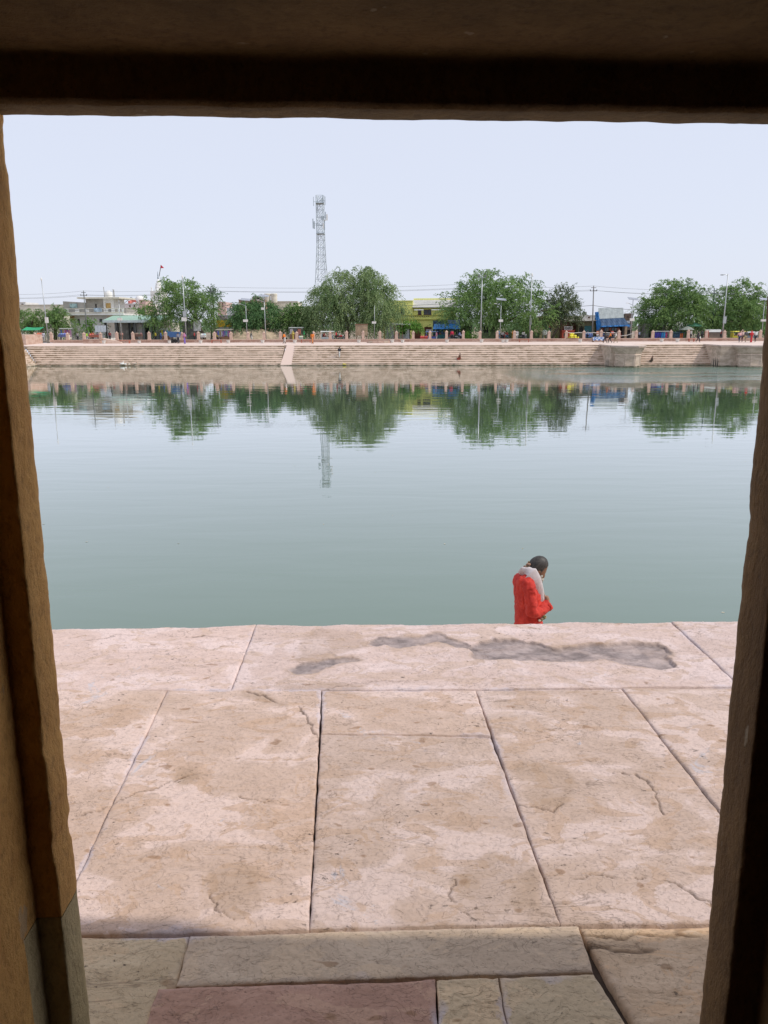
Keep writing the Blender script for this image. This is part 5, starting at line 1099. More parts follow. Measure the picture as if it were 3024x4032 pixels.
seq = [U0, U1, U2, U3, U4, U5, U6]
for i, (p, q) in enumerate(zip(seq[:-1], seq[1:])):
    w = MB(bank)
    for dz, dx in ((-.05, 0), (-.65, -.45), (-.75, .45), (-5.0 * .6, 0)):
        pts = []
        for t in np.linspace(0, 1, 12): pts.append((p[0] + (q[0] - p[0]) * t + dx * (1 - 0), p[1] + (q[1] - p[1]) * t, p[2] + (q[2] - p[2]) * t + dz - .9 * 4 * t * (1 - t) * (.4 if dz > -1 else .7)))
        w.tube(pts, .016 if dz > -1 else .032, 4)
    lbs = ['wires running off the left side from the pole by the white house', 'overhead wires between the white house pole and the pole at the feathery tree', 'overhead wires passing behind the largest tree', 'overhead wires across the sky between the spreading tree and the tarpaulin shop', 'overhead wires between the tarpaulin shop and the right trees', 'overhead wires leaving at the right edge']
    o = w.build('overhead_wire', M_metd, origin=bank(*p)); tag(o, lbs[i], 'wires')

# ------------------------------------------------------------------ lattice tower
n = 85; M_tw = mat((.42, .48, .51), .5, .1, metal=.3); yt0 = 765
def T(px, py): return Fp(px, py, n)
root = empty('lattice_tower', bank(T(1262, 1000)[0], n, ZG), 'tall grey lattice telecom tower rising behind the largest tree', 'tower')
rows = [(768, 1244, 1270), (795, 1244, 1270), (825, 1245, 1270), (855, 1245.5, 1270.5), (885, 1246, 1271), (915, 1247, 1272), (945, 1247, 1273), (975, 1247, 1274), (1003, 1246, 1275), (1030, 1245, 1276), (1060, 1244, 1278), (1100, 1242, 1281), (1150, 1239, 1285), (1210, 1236, 1289), (1290, 1232, 1294)]
lv = []
for y, xl_, xr_ in rows:
    a, z = T(xl_, y); b = T(xr_, y)[0]; lv.append((a, b, z))
def corner(l, j): a, b, z = l; w = b - a; return [(a, n, z), (b, n, z), (b + w * .12, n + w, z), (a + w * .12, n + w, z)][j]
for j in range(4): MB(bank).tube([corner(l, j) for l in lv], .075, 5).build('leg', M_tw, root)
for a, b in zip(lv[:-1], lv[1:]):
    br = MB(bank)
    for j in range(4):
        k2 = (j + 1) % 4; br.tube([corner(a, j), corner(b, k2)], .036, 4).tube([corner(a, k2), corner(b, j)], .036, 4).tube([corner(a, j), corner(a, k2)], .03, 4)
    br.build('bracing', M_tw, root)
cx_ = (lv[0][0] + lv[0][1]) / 2; lad = MB(bank)
for dx in (-.22, .22): lad.tube([(cx_ + dx + .3, n + .8, lv[-1][2]), (cx_ + dx, n + .8, lv[0][2])], .035, 4)
for q in range(60): z = lv[-1][2] + (lv[0][2] - lv[-1][2]) * q / 60; lad.tube([(cx_ - .1, n + .8, z), (cx_ + .3, n + .8, z)], .025, 4)
lad.build('ladder', M_tw, root)
for y in (800, 920):
    z = T(1250, y)[1]; w = .62; MB(bank).box(cx_ - .9, cx_ + 1.0, n - .6, n + 1.9, z - .05, z + .03).build('platform', M_tw, root)
for (x, y0_, y1_, r_, c) in ((1235, 776, 812, .05, 'm'), (1281, 775, 808, .05, 'm'), (1233, 862, 900, .10, 'm'), (1238, 872, 902, .13, 'm'), (1282, 835, 868, .10, 'm'), (1288, 845, 868, .17, 'w'), (1274, 880, 900, .15, 'w'), (1278, 868, 906, .12, 'm'), (1270, 780, 800, .2, 'm'), (1271, 852, 866, .32, 'm')):
    s, z = T(x, y0_); s2, z2 = T(x + 1.2 * (1 if x > 1255 else -0) + (2 if x < 1255 else -2) * 0, y1_); MB(bank).box(s - r_, s + r_, n - .5, n - .3, z2, z).build('antenna', M_white if c == 'w' else M_tw, root)
    MB(bank).tube([(s, n - .38, (z + z2) / 2), (cx_, n + .1, (z + z2) / 2)], .04, 4).build('bracket', M_tw, root)
s, z = T(1281, 868); MB(bank).lathe((s, n - .5, z), [(.3, -.05), (.32, .05)], 12).build('dish', M_white, root)

# ------------------------------------------------------------------ planters, seats, carts on the plaza
pl = empty('planter', (0, 0, 0)); M_pl = mat((.60, .58, .54), .8, .12, 5)
MB().lathe((0, 0, 0), [(.20, 0), (.27, .36), (.30, .38), (.30, .44), (.25, .44), (.24, .38)], 14).build('tub', M_pl, pl, smooth=False)
MB().lathe((0, 0, .36), [(.24, 0), (.1, .03)], 12).build('soil', mat((.08, .06, .04), .95), pl)
plbl = ['pale tub on the promenade right of the pink stone block at left', 'pale tub before the shelter and right of the red-framed bench', 'pale tub below the blue pushcart', 'pale tub below the seated red-clothed person', 'pale tub below the right end of the purple clothes stall', 'pale tub left of the sloping ramp under the earth mound',
        'pale tub at the top of the sloping ramp', 'pale tub under the blank notice board', 'pale tub at the right end of the round stone seat', 'pale tub in front of the tin hut', 'pale tub below the blue awning', 'pale tub at the foot of the twin floodlight mast', 'left tub of the pair below the solar lamp', 'right tub of the pair below the solar lamp', 'pale tub below the utility pole by the tarpaulin shop', 'pale tub below the shop with faded signboard', 'pale tub right of the dotted cloth stall']
for i, px in enumerate([409, 548, 667, 790, 899, 1034, 1161, 1413, 1544, 1585, 1760, 1896, 1981, 1995, 2284, 2605, 2667]):
    o = pl if i == 0 else copy_tree(pl); nn = 9.6; s = Fp(px, 1348, nn)[0]; o.location = bank(s, nn, gz(nn) + .003); sc_ = random.uniform(.95, 1.1); o.scale = (sc_, sc_, sc_); tag(o, plbl[i], 'planter', 'pale round tubs along the promenade')
def block(name, label, k, x0, x1, yt, n, depth, m, cat='bench', parts=1):
    a, zt = C(k, x0, yt, n); b = C(k, x1, yt, n)[0]; root = empty(name, bank((a + b) / 2, n, gz(n)), label, cat)
    for q in range(parts):
        u0 = a + (b - a) * q / parts; u1 = a + (b - a) * (q + 1) / parts - .02; MB(bank).box(u0, u1, n, n + depth, gz(n) - .05, zt - .1).build('stone', m, root)
    MB(bank).box(a - .05, b + .05, n - .05, n + depth + .05, zt - .1, zt).build('top_slab', m, root); return root
block('bench', 'pink stone block seat below the vendor tables at left', 1, 915, 1135, 1180, 10.2, 1.3, M_para, 'seat', 3)
o = empty('round_seat', bank(C(4, 795, 0, 9)[0], 9, gz(9)), 'large round stone seat of curved blocks below the notice board', 'seat')
a = C(4, 640, 0, 9)[0]; b = C(4, 950, 0, 9)[0]; rr = (b - a) / 2; hz = C(4, 0, 1207, 8.2)[1] - gz(9)
for q in range(12):
    t0, t1 = q * math.pi / 6, (q + 1) * math.pi / 6 - .03; cs_ = (a + b) / 2
    f = lambda t, r, z: (cs_ + math.cos(t) * r, 9.6 + math.sin(t) * r * .5, z)
    MB(bank).hexa([f(t0, rr * .5, gz(9)), f(t1, rr * .5, gz(9)), f(t1, rr, gz(9)), f(t0, rr, gz(9)), f(t0, rr * .5, gz(9) + hz), f(t1, rr * .5, gz(9) + hz), f(t1, rr, gz(9) + hz), f(t0, rr, gz(9) + hz)]).build('stone', (M_para, M_bast, M_post)[q % 3], o)
def bench(label, k, x0, x1, yt, n):
    a, zt = C(k, x0, yt, n); b = C(k, x1, yt, n)[0]; g0 = gz(n); root = empty('bench', bank((a + b) / 2, n, g0), label, 'bench', 'low red-framed benches on the promenade'); m = mat((.45, .16, .11), .8)
    MB(bank).box(a, b, n - .2, n + .3, g0 + .40, g0 + .47).build('seat', m, root)
    for s in (a + .05, b - .15):
        MB(bank).box(s, s + .1, n - .18, n - .08, g0, g0 + .40).build('leg', m, root); MB(bank).box(s, s + .1, n + .18, n + .28, g0, g0 + .40).build('leg', m, root)
bench('low red-framed bench below the dark shelter bays', 1, 1395, 1530, 1185, 10.5); bench('low red-framed bench under the purple clothes stall', 2, 1265, 1400, 1180, 10.5)
bench('low red-framed bench right of the sloping ramp', 3, 1110, 1240, 1195, 10.5); bench('low red-framed bench left of the mast with grey box', 5, 1305, 1440, 1195, 10.5)
bench('low red-framed bench left of the walker with the white bag', 7, 620, 700, 1190, 10.5)
# fallen slab
s, z = C(1, 1310, 1200, 10); o = MB(bank).hexa([(s - 1.2, 9.8, gz(10)), (s + 1.5, 9.8, gz(10)), (s + 1.5, 10.6, gz(10)), (s - 1.2, 10.6, gz(10)), (s - 1.6, 10, gz(10) + .75), (s + 1.2, 9.9, gz(10) + .25), (s + 1.2, 10.5, gz(10) + .25), (s - 1.6, 10.5, gz(10) + .85)]).build('fallen_slab', M_para, origin=bank(s, 10, gz(10))); tag(o, 'tilted broken stone slab beside the leftmost tub', 'stone slab')
# table with blue checked cloth
n = 10.6; a = C(6, 937, 0, n)[0]; b = C(6, 1092, 0, n)[0]; root = empty('cot', bank((a + b) / 2, n, gz(n)), 'low cot covered with a blue and white checked cloth left of the three walkers', 'cot')
for s in (a + .1, b - .2):
    for dy in (-.4, .4): MB(bank).box(s, s + .12, n + dy, n + dy + .1, gz(n), gz(n) + .55).build('leg', M_wood, root)
def check_mat():
    m, nn, p = nodes('checked_cloth'); ch = N(nn, 'ShaderNodeTexChecker'); ch.inputs['Scale'].default_value = 3.2; nn.links.new(coords(nn), ch.inputs['Vector'])
    ch.inputs['Color1'].default_value = (.10, .22, .5, 1); ch.inputs['Color2'].default_value = (.55, .6, .68, 1); nn.links.new(ch.outputs[0], p.inputs['Base Color']); return m
MB(bank).sheet([[(a + (b - a) * i / 8, n - .5 + j * .35 - (.02 if j == 0 else 0), gz(n) + .70 - .08 * math.sin(i * 2.2) - (.42 if j == 0 else 0)) for i in range(9)] for j in (0, 0.1, 1, 2, 3)], .04).build('cloth', check_mat(), root)
MB(bank).box(a + .02, b - .02, n - .42, n + .5, gz(n) + .5, gz(n) + .56).build('frame', M_wood, root)
# blue pushcart
n = 11; a = C(2, 728, 0, n)[0]; b = C(2, 862, 0, n)[0]; root = empty('pushcart', bank((a + b) / 2, n, gz(n)), 'blue box pushcart standing behind the man in grey shirt', 'cart')
MB(bank).hexa([(a, n - .4, gz(n) + .9), (b - .2, n - .4, gz(n) + .85), (b - .2, n + .4, gz(n) + .85), (a, n + .4, gz(n) + .9), (a - .3, n - .45, gz(n) + 1.75), (b, n - .45, gz(n) + 1.7), (b, n + .45, gz(n) + 1.7), (a - .3, n + .45, gz(n) + 1.75)]).build('tray', mat((.04, .11, .26), .7), root)
for s in (a + .15, b - .35):
    for dy in (-.3, .3): MB(bank).box(s, s + .08, n + dy - .04, n + dy + .04, gz(n), gz(n) + .9).build('leg', M_metd, root)
for s in (a + .5, b - .7): MB(bank).tube([(s, n - .46, gz(n) + .3), (s, n - .40, gz(n) + .3)], .3, 14).build('wheel', M_rub, root)
# rope between posts on the right
rp = MB(bank); z = C(6, 700, 1092, 12.25)[1]; a = C(6, 612, 0, 12.25)[0]; b = C(6, 1268, 0, 12.25)[0]
rp.tube([(a + (b - a) * i / 16, 12.25, z - .08 * abs(math.sin(i * .8))) for i in range(17)], .045, 5); o = rp.build('rope', mat((.6, .58, .55), .8), origin=bank(a, 12.25, z)); tag(o, 'pale rope strung along three posts before the red booth and teal door', 'rope')
a, z = C(6, 1300, 1138, 12.25); b, z2 = C(6, 1495, 1095, 12.25); o = MB(bank).tube([(a, 12.3, z), ((a + b) / 2, 12.3, (z + z2) / 2 - .12), (b, 12.3, z2)], .05, 5).build('cloth_strip', mat((.5, .48, .45), .8), origin=bank(a, 12.3, z)); tag(o, 'pale strip of cloth sagging from a post right of the three walkers', 'cloth')

# ------------------------------------------------------------------ vehicles
def wheel(q, s, n, z, r, root, w=.1):
    t = MB(bank)
    ring = [(s + math.cos(a_) * r * .85, n, z + math.sin(a_) * r * .85) for a_ in np.linspace(0, 2 * math.pi, 17)]
    t.tube(ring, r * .16, 6); wh = t.build('wheel', M_rub, root); h = MB(bank)
    for a_ in np.linspace(0, math.pi, 5)[:-1]: h.tube([(s - math.cos(a_) * r * .8, n, z - math.sin(a_) * r * .8), (s + math.cos(a_) * r * .8, n, z + math.sin(a_) * r * .8)], .015, 4)
    h.build('spokes', M_metal, wh)
def motorbike(label, k, x, n, c, flip=1, scooter=False):
    s = C(k, x, 0, n)[0]; z = ZG; root = empty('scooter' if scooter else 'motorcycle', bank(s, n, z), label, 'scooter' if scooter else 'motorcycle', 'two-wheelers behind the promenade wall'); f = flip
    wheel(0, s - .62 * f, n, z + .3, .3, root); wheel(0, s + .62 * f, n, z + .3, .3, root)
    MB(bank).tube([(s + .62 * f, n, z + .3), (s + .45 * f, n, z + .95)], .04, 6).build('fork', M_metal, root)
    MB(bank).tube([(s + .40 * f, n - .32, z + 1.03), (s + .45 * f, n, z + .98), (s + .40 * f, n + .32, z + 1.03)], .022, 6).build('handlebar', M_metd, root)
    MB(bank).ell((s + .2 * f, n, z + .82), (.28, .14, .15), 10, 6).build('tank', mat(c, .35), root, smooth=True)
    MB(bank).ell((s - .28 * f, n, z + .82), (.36, .13, .09), 10, 6).build('seat', M_rub, root, smooth=True)
    MB(bank).box(s - .15, s + .2, n - .12, n + .12, z + .3, z + .65).build('engine', M_metd, root)
    MB(bank).ell((s + .52 * f, n, z + .88), (.09, .1, .1), 8, 5).build('headlight', M_white, root)
    if scooter: MB(bank).hexa([(s + .35, n - .2, z + .3), (s + .42, n - .2, z + .3), (s + .42, n + .2, z + .3), (s + .35, n + .2, z + .3), (s + .30, n - .2, z + .95), (s + .37, n - .2, z + .95), (s + .37, n + .2, z + .95), (s + .30, n + .2, z + .95)]).build('leg_shield', mat(c, .4), root)
    MB(bank).box(s - .55, s + .1, n - .06, n + .06, z + .62, z + .74).build('frame', mat(c, .4), root)
motorbike('red-tanked motorcycle right of the white-topped rickshaw', 4, 290, 14.2, (.4, .04, .04)); motorbike('dark motorcycle at the foot of the big tree, nearer its trunk', 4, 338, 14.6, (.05, .05, .06), -1)
motorbike('dark red motorcycle left of the person in red shirt', 5, 395, 14.2, (.25, .04, .04)); motorbike('black motorcycle right of the person in red shirt', 5, 458, 14.4, (.05, .05, .05), -1); motorbike('white and blue motorcycle under the right end of the blue awning', 5, 516, 14.2, (.5, .5, .55))
motorbike('scooter ridden by the person in a pale shirt', 5, 1088, 15, (.5, .1, .1), 1, True); motorbike('scooter ridden by the person in red and blue', 5, 1138, 16, (.2, .2, .25), -1, True); motorbike('scooter ridden alone by the person in the white top by the mast', 5, 1357, 15, (.5, .5, .5), 1, True)
motorbike('motorcycle in front of the earth mound stall with yellow-clothed rider', 2, 1322, 14, (.5, .4, .05))
def rickshaw(label, k, x0, x1, yt, n, croof, cbody, name='rickshaw'):
    a, zt = C(k, x0, yt, n); b = C(k, x1, yt, n)[0]; z = ZG; L = b - a; root = empty(name, bank((a + b) / 2, n, z), label, 'rickshaw', 'three-wheeled rickshaws'); mb = mat(cbody, .5); mr = mat(croof, .5)
    MB(bank).hexa([(a, n - .6, zt - .16), (b, n - .6, zt - .10), (b, n + .6, zt - .10), (a, n + .6, zt - .16), (a + .1, n - .5, zt), (b - .15, n - .5, zt - .02), (b - .15, n + .5, zt - .02), (a + .1, n + .5, zt)]).build('roof', mr, root)
    MB(bank).box(a + .1, b - .55, n - .55, n + .55, z + .35, z + .65).box(a + .1, a + .22, n - .55, n + .55, z + .65, z + 1.1).build('body', mb, root)
    MB(bank).hexa([(b - .5, n - .4, z + .35), (b - .1, n - .3, z + .35), (b - .1, n + .3, z + .35), (b - .5, n + .4, z + .35), (b - .5, n - .45, z + 1.05), (b - .32, n - .4, z + 1.0), (b - .32, n + .4, z + 1.0), (b - .5, n + .45, z + 1.05)]).build('cowl', mb, root)
    MB(bank).box(b - .50, b - .47, n - .44, n + .44, z + 1.07, zt - .18).build('windscreen', M_glass, root)
    MB(bank).box(a + .3, a + .8, n - .45, n + .45, z + .67, z + .8).box(a + 1.1, a + 1.5, n - .45, n + .45, z + .67, z + .8).build('seat', M_maroon, root)
    for s in (a + .16, (a + b) / 2, b - .45):
        for dy in (-.52, .5): MB(bank).box(s, s + .04, n + dy, n + dy + .04, z + .65, zt - .13).build('pillar', M_metal, root)
    for s, dy in ((a + .4, -.5), (a + .4, .5), (b - .3, 0)): wheel(0, s, n + dy, z + .25, .25, root)
rickshaw('white-topped electric rickshaw beside the big tree trunk', 4, 45, 225, 1072, 14.4, (.6, .62, .6), (.45, .5, .5))
rickshaw('blue goods rickshaw with a roof rack under the blue awning', 5, 82, 255, 1075, 15.5, (.1, .15, .3), (.05, .1, .35))
s0_, z0_ = C(5, 95, 1060, 15.5); s1_ = C(5, 168, 1060, 15.5)[0]; o = MB(bank).tube([(s0_, 15.2, z0_), (s1_, 15.2, z0_), (s1_, 15.8, z0_), (s0_, 15.8, z0_), (s0_, 15.2, z0_)], .04, 5)
for i in range(5): s = s0_ + (s1_ - s0_) * i / 4; o.tube([(s, 15.2, z0_ - .3), (s, 15.2, z0_)], .03, 4)
o = o.build('roof_rack', M_metal, origin=bank(s0_, 15.5, z0_ - .3)); tag(o, 'pale metal rack on the roof of the blue goods rickshaw', 'rack')
rickshaw('yellow auto rickshaw at far right behind the pink-clothed walkers', 7, 1180, 1380, 1072, 15, (.65, .58, .05), (.6, .52, .04))
rickshaw('white-roofed rickshaw behind the woman in the red sari at far right', 7, 1372, 1535, 1080, 15.4, (.62, .64, .66), (.2, .25, .3))
# white cart bundles by the water
for i, (x, y, w) in enumerate(((1440, 1500, .32), (1482, 1500, .2), (1530, 1503, .18), (1612, 1500, .26))):
    s, _ = C(1, x, y, .25); root = empty('duck', bank(s, .02, .1), ('largest white duck at the water line, leftmost of four', 'small white duck second from left at the water line', 'small cream duck third from left at the water line', 'greyish duck at the right end of the four at the water line')[i], 'duck', 'ducks at the foot of the left steps')
    m = M_white if i < 2 else M_cream if i == 2 else mat((.35, .3, .24), .8)
    b = MB(bank).ell((s, -.02, .1 + w * .6), (w, w * .55, w * .5), 10, 6).ell((s + w * .5, -.02, .1 + w), (w * .3, w * .26, w * .45), 8, 6).ell((s + w * .8, -.02, .1 + w * 1.45), (w * .27, w * .2, w * .22), 8, 6).tube([(s - w * .7, -.02, .1 + w * .7), (s - w * 1.2, -.02, .1 + w * .95)], [w * .3, .02], 6)
    b.build('body', m, root, smooth=True); MB(bank).tube([(s + w, -.02, .1 + w * 1.43), (s + w * 1.35, -.02, .1 + w * 1.36)], [w * .1, .01], 5).build('beak', mat((.5, .25, .04), .6), root)
    for dx in (-.1, .12): MB(bank).tube([(s + dx * w, -.02, .1 + w * .3), (s + dx * w, -.02, .1)], .015, 4).build('leg', mat((.5, .25, .04), .6), root)
s, _ = C(4, 347, 0, .0); o = MB(bank).ell((s, -.1, .17), (.3, .15, .1), 10, 5).ell((s - .15, -.1, .24), (.12, .1, .08), 8, 5).build('flower_bundle', mat((.6, .5, .12), .8), origin=bank(s, -.1, .1)); tag(o, 'small yellow bundle lying at the water line below the man in black', 'bundle')

# ------------------------------------------------------------------ people
def skin_obj(name, J, E, rad, m, parent, sub=1, root_i=0):
    me = bpy.data.meshes.new(name); me.from_pydata(J, E, []); me.materials.append(m)
    o = bpy.data.objects.new(name, me); col.objects.link(o); o.parent = parent
    o.modifiers.new('Skin', 'SKIN'); 
    for i, d in enumerate(me.skin_vertices[0].data): d.radius = (rad[i], rad[i] if not isinstance(rad[i], tuple) else rad[i]); d.use_root = (i == root_i)
    o.modifiers['Skin'].use_smooth_shade = True
    s = o.modifiers.new('Sub', 'SUBSURF'); s.levels = sub; s.render_levels = sub
    return o
M_skin = mat((.17, .085, .05), .6, .1)
def person(label, s, n, z, h, face, top, bot, kind='trousers', pose='stand', group='people on the far bank', hair=(.02, .018, .015), scarf=None, wcoord=None, load=None):
    loc = bank(s, n, z) if wcoord is None else wcoord
    root = empty('person', loc, label, 'person', group, rz=face); k = h
    sit = pose == 'sit'; sq = pose == 'squat'; wk = pose == 'walk'
    pz = .53 if not (sit or sq) else (.27 if sit else .14); lean = .10 if (sq or pose == 'ride') else .03 if wk else .0
    if pose == 'ride': pz = .52
    P = lambda x, y, zz: (x * k, y * k, zz * k)
    up = pz - .53
    J = dict(pel=P(0, 0, pz), wa=P(lean * .3, 0, .63 + up), ch=P(lean, 0, .755 + up), nk=P(lean * 1.2, 0, .835 + up), hd=P(lean * 1.3 + .012, 0, .90 + up), ht=P(lean * 1.3 + .005, 0, .955 + up))
    fo = .10 if pose in ('carry', 'ride', 'pray') else 0
    for sgn, S in ((1, 'l'), (-1, 'r')):
        sw = .10 * sgn if wk else 0
        J['sh' + S] = P(lean, .105 * sgn, .80 + up); J['el' + S] = P(lean - .02 + sw * .5 + fo * .3, .135 * sgn, .635 + up)
        J['wr' + S] = P(lean + .04 + sw + fo * 1.6, (.12 - fo * .3) * sgn, .50 + up + fo * .9); J['ha' + S] = P(lean + .06 + sw + fo * 2, (.115 - fo * .3) * sgn, .455 + up + fo * 1.3)
        J['hi' + S] = P(0, .05 * sgn, pz - .025)
        if sit: J['kn' + S] = P(.24, .07 * sgn, .27); J['an' + S] = P(.22, .06 * sgn, .04); J['to' + S] = P(.30, .065 * sgn, .02)
        elif sq: J['kn' + S] = P(.16, .13 * sgn, .26); J['an' + S] = P(.04, .08 * sgn, .04); J['to' + S] = P(.12, .09 * sgn, .02)
        elif pose == 'ride': J['kn' + S] = P(.22, .08 * sgn, .42); J['an' + S] = P(.18, .08 * sgn, .17); J['to' + S] = P(.26, .08 * sgn, .15)
        elif wk: J['kn' + S] = P(.06 - .09 * sgn * .6 + .02, .05 * sgn, .285); J['an' + S] = P(-.14 * sgn, .05 * sgn, .045 + (.03 if sgn > 0 else 0)); J['to' + S] = P(-.14 * sgn + .085, .05 * sgn, .02 + (.0 if sgn < 0 else .01))
        else: J['kn' + S] = P(.01, .052 * sgn, .285); J['an' + S] = P(0, .05 * sgn, .045); J['to' + S] = P(.08, .058 * sgn, .018)
    names = list(J); idx = {a: i for i, a in enumerate(names)}
    Rr = dict(pel=.075, wa=.065, ch=.082, nk=.030, hd=.052, ht=.036)
    for S in 'lr': Rr.update({'sh' + S: .036, 'el' + S: .024, 'wr' + S: .017, 'ha' + S: .016, 'hi' + S: .052, 'kn' + S: .033, 'an' + S: .022, 'to' + S: .018})
    Ed = [('pel', 'wa'), ('wa', 'ch'), ('ch', 'nk'), ('nk', 'hd'), ('hd', 'ht')]
    for S in 'lr': Ed += [('ch', 'sh' + S), ('sh' + S, 'el' + S), ('el' + S, 'wr' + S), ('wr' + S, 'ha' + S), ('pel', 'hi' + S), ('hi' + S, 'kn' + S), ('kn' + S, 'an' + S), ('an' + S, 'to' + S)]
    skin_obj('body', [J[a] for a in names], [(idx[a], idx[b]) for a, b in Ed], [Rr[a] * k for a in names], M_skin, root)
    def sub(name, Es, m, f=1.22, add=0):
        nm = []
        for a, b in Es:
            for q in (a, b):
                if q not in nm: nm.append(q)
        ix = {a: i for i, a in enumerate(nm)}; skin_obj(name, [J[a] for a in nm], [(ix[a], ix[b]) for a, b in Es], [Rr[a] * k * f + add for a in nm], m, root)
    mt_, mb_ = mat(top, .85, .15, 6), mat(bot, .85, .15, 6)
    if top: sub('shirt', [('pel', 'wa'), ('wa', 'ch')] + [e for S in 'lr' for e in (('ch', 'sh' + S), ('sh' + S, 'el' + S))] + ([e for S in 'lr' for e in (('el' + S, 'wr' + S),)] if kind != 'saree' else []), mt_, 1.25)
    if kind == 'trousers': sub('trousers', [('pel', 'hi' + S) for S in 'lr'] + [e for S in 'lr' for e in (('hi' + S, 'kn' + S), ('kn' + S, 'an' + S))], mb_, 1.28)
    elif not (sit or sq or pose == 'ride'):
        lo = .06 if kind == 'saree' else .08
        pr = [(.095 if kind == 'saree' else .085, .02), (.085, .15), (.088, .35), (.080, .50), (.072, .60)] if kind == 'saree' else [(.070, .05), (.078, .2), (.082, .4), (.078, .57)]
        q = MB().lathe((0, 0, 0), [(r * k, zz * k) for r, zz in pr], 12, sx=1.15 if wk else 1.0, sy=.85); me_o = q.build('sari' if kind == 'saree' else 'dhoti', mb_, smooth=True); me_o.parent = root
    else: sub('skirt', [('pel', 'hi' + S) for S in 'lr'] + [('hi' + S, 'kn' + S) for S in 'lr'], mb_, 1.5)
    if kind == 'saree':
        c = J['hd']; q = MB().ell((c[0] - .012 * k, 0, c[2] + .01 * k), (.062 * k, .06 * k, .078 * k), 10, 7).lathe((J['ch'][0] - .01 * k, 0, J['ch'][2]), [(.11 * k, -.16 * k), (.118 * k, 0), (.09 * k, .06 * k), (.04 * k, .10 * k)], 10, sx=.8)
        o = q.build('veil', mat(scarf or bot, .85, .15, 6), smooth=True); o.parent = root
    else:
        c = J['hd']; q = MB().ell((c[0] - .014 * k, 0, c[2] + .018 * k), (.052 * k, .050 * k, .058 * k), 10, 7); o = q.build('hair', mat(hair, .8), smooth=True); o.parent = root
    if load:
        q = MB().ell((J['hal'][0] + .03 * k, J['hal'][1], J['hal'][2] - .09 * k), (.09 * k, .06 * k, .12 * k), 8, 6); o = q.build('bag', mat(load, .8), smooth=True, origin=(0, 0, 0)); o.parent = root
    return root
PI = math.pi
W1, W2, DK, KH, OR, RD = (.62, .61, .58), (.5, .5, .5), (.03, .03, .04), (.32, .26, .17), (.72, .20, .03), (.55, .03, .04)
def pp(k, x, n, *a, **kw):
    s = C(k, x, 1200, n)[0]; return person(a[0], s, n, gz(n), *a[1:], **kw)
# on the promenade
pp(2, 836, 8.6, 'man in grey shirt and dark trousers standing by the blue pushcart', 1.72, -PI / 2, (.22, .22, .26), DK)
pp(2, 920, 8.2, 'woman in a purple sari standing right of the blue pushcart', 1.68, PI / 2, (.32, .16, .42), (.20, .13, .50), 'saree', scarf=(.45, .18, .28))
pp(3, 897, 7.4, 'man in orange shirt and white dhoti near the top of the ramp', 1.72, PI * .9, OR, W1, 'dhoti', 'walk')
pp(3, 1262, 6.3, 'person in long orange robes walking right of the ramp top', 1.78, PI / 2, OR, (.62, .25, .10), 'dhoti', 'walk')
pp(6, 1108, 6.8, 'walker in dark clothes, left of three walking past the blue tarpaulin shop', 1.72, PI, (.05, .06, .05), DK, pose='walk')
pp(6, 1172, 7.0, 'walker in orange shirt and black trousers, middle of three by the tarpaulin shop', 1.70, PI * .95, OR, DK, pose='walk')
pp(6, 1245, 7.2, 'walker in white shirt, right of three by the tarpaulin shop', 1.68, PI, W1, KH, pose='walk')
pp(7, 740, 8.0, 'man in dark clothes striding with a white bag at right', 1.74, 0, DK, DK, pose='walk', load=W1)
pp(7, 1284, 7.6, 'person in pink top and dark blue trousers, leftmost of the group at far right', 1.70, PI / 2, (.66, .38, .36), (.04, .05, .1), pose='walk')
pp(7, 1322, 8.4, 'person in pale pink beside the leftmost walker at far right', 1.76, PI / 2, (.66, .48, .44), (.1, .06, .06), pose='walk')
pp(7, 1366, 7.6, 'man in charcoal shirt and khaki trousers in the far right group', 1.74, PI / 2, (.07, .07, .075), KH, pose='walk')
pp(7, 1438, 7.4, 'woman in a bright red sari in the far right group', 1.74, PI / 2, (.5, .03, .05), RD, 'saree')
pp(7, 1493, 8.4, 'man in white shirt and dark trousers right of the red sari', 1.74, PI / 2, W1, DK, pose='walk')
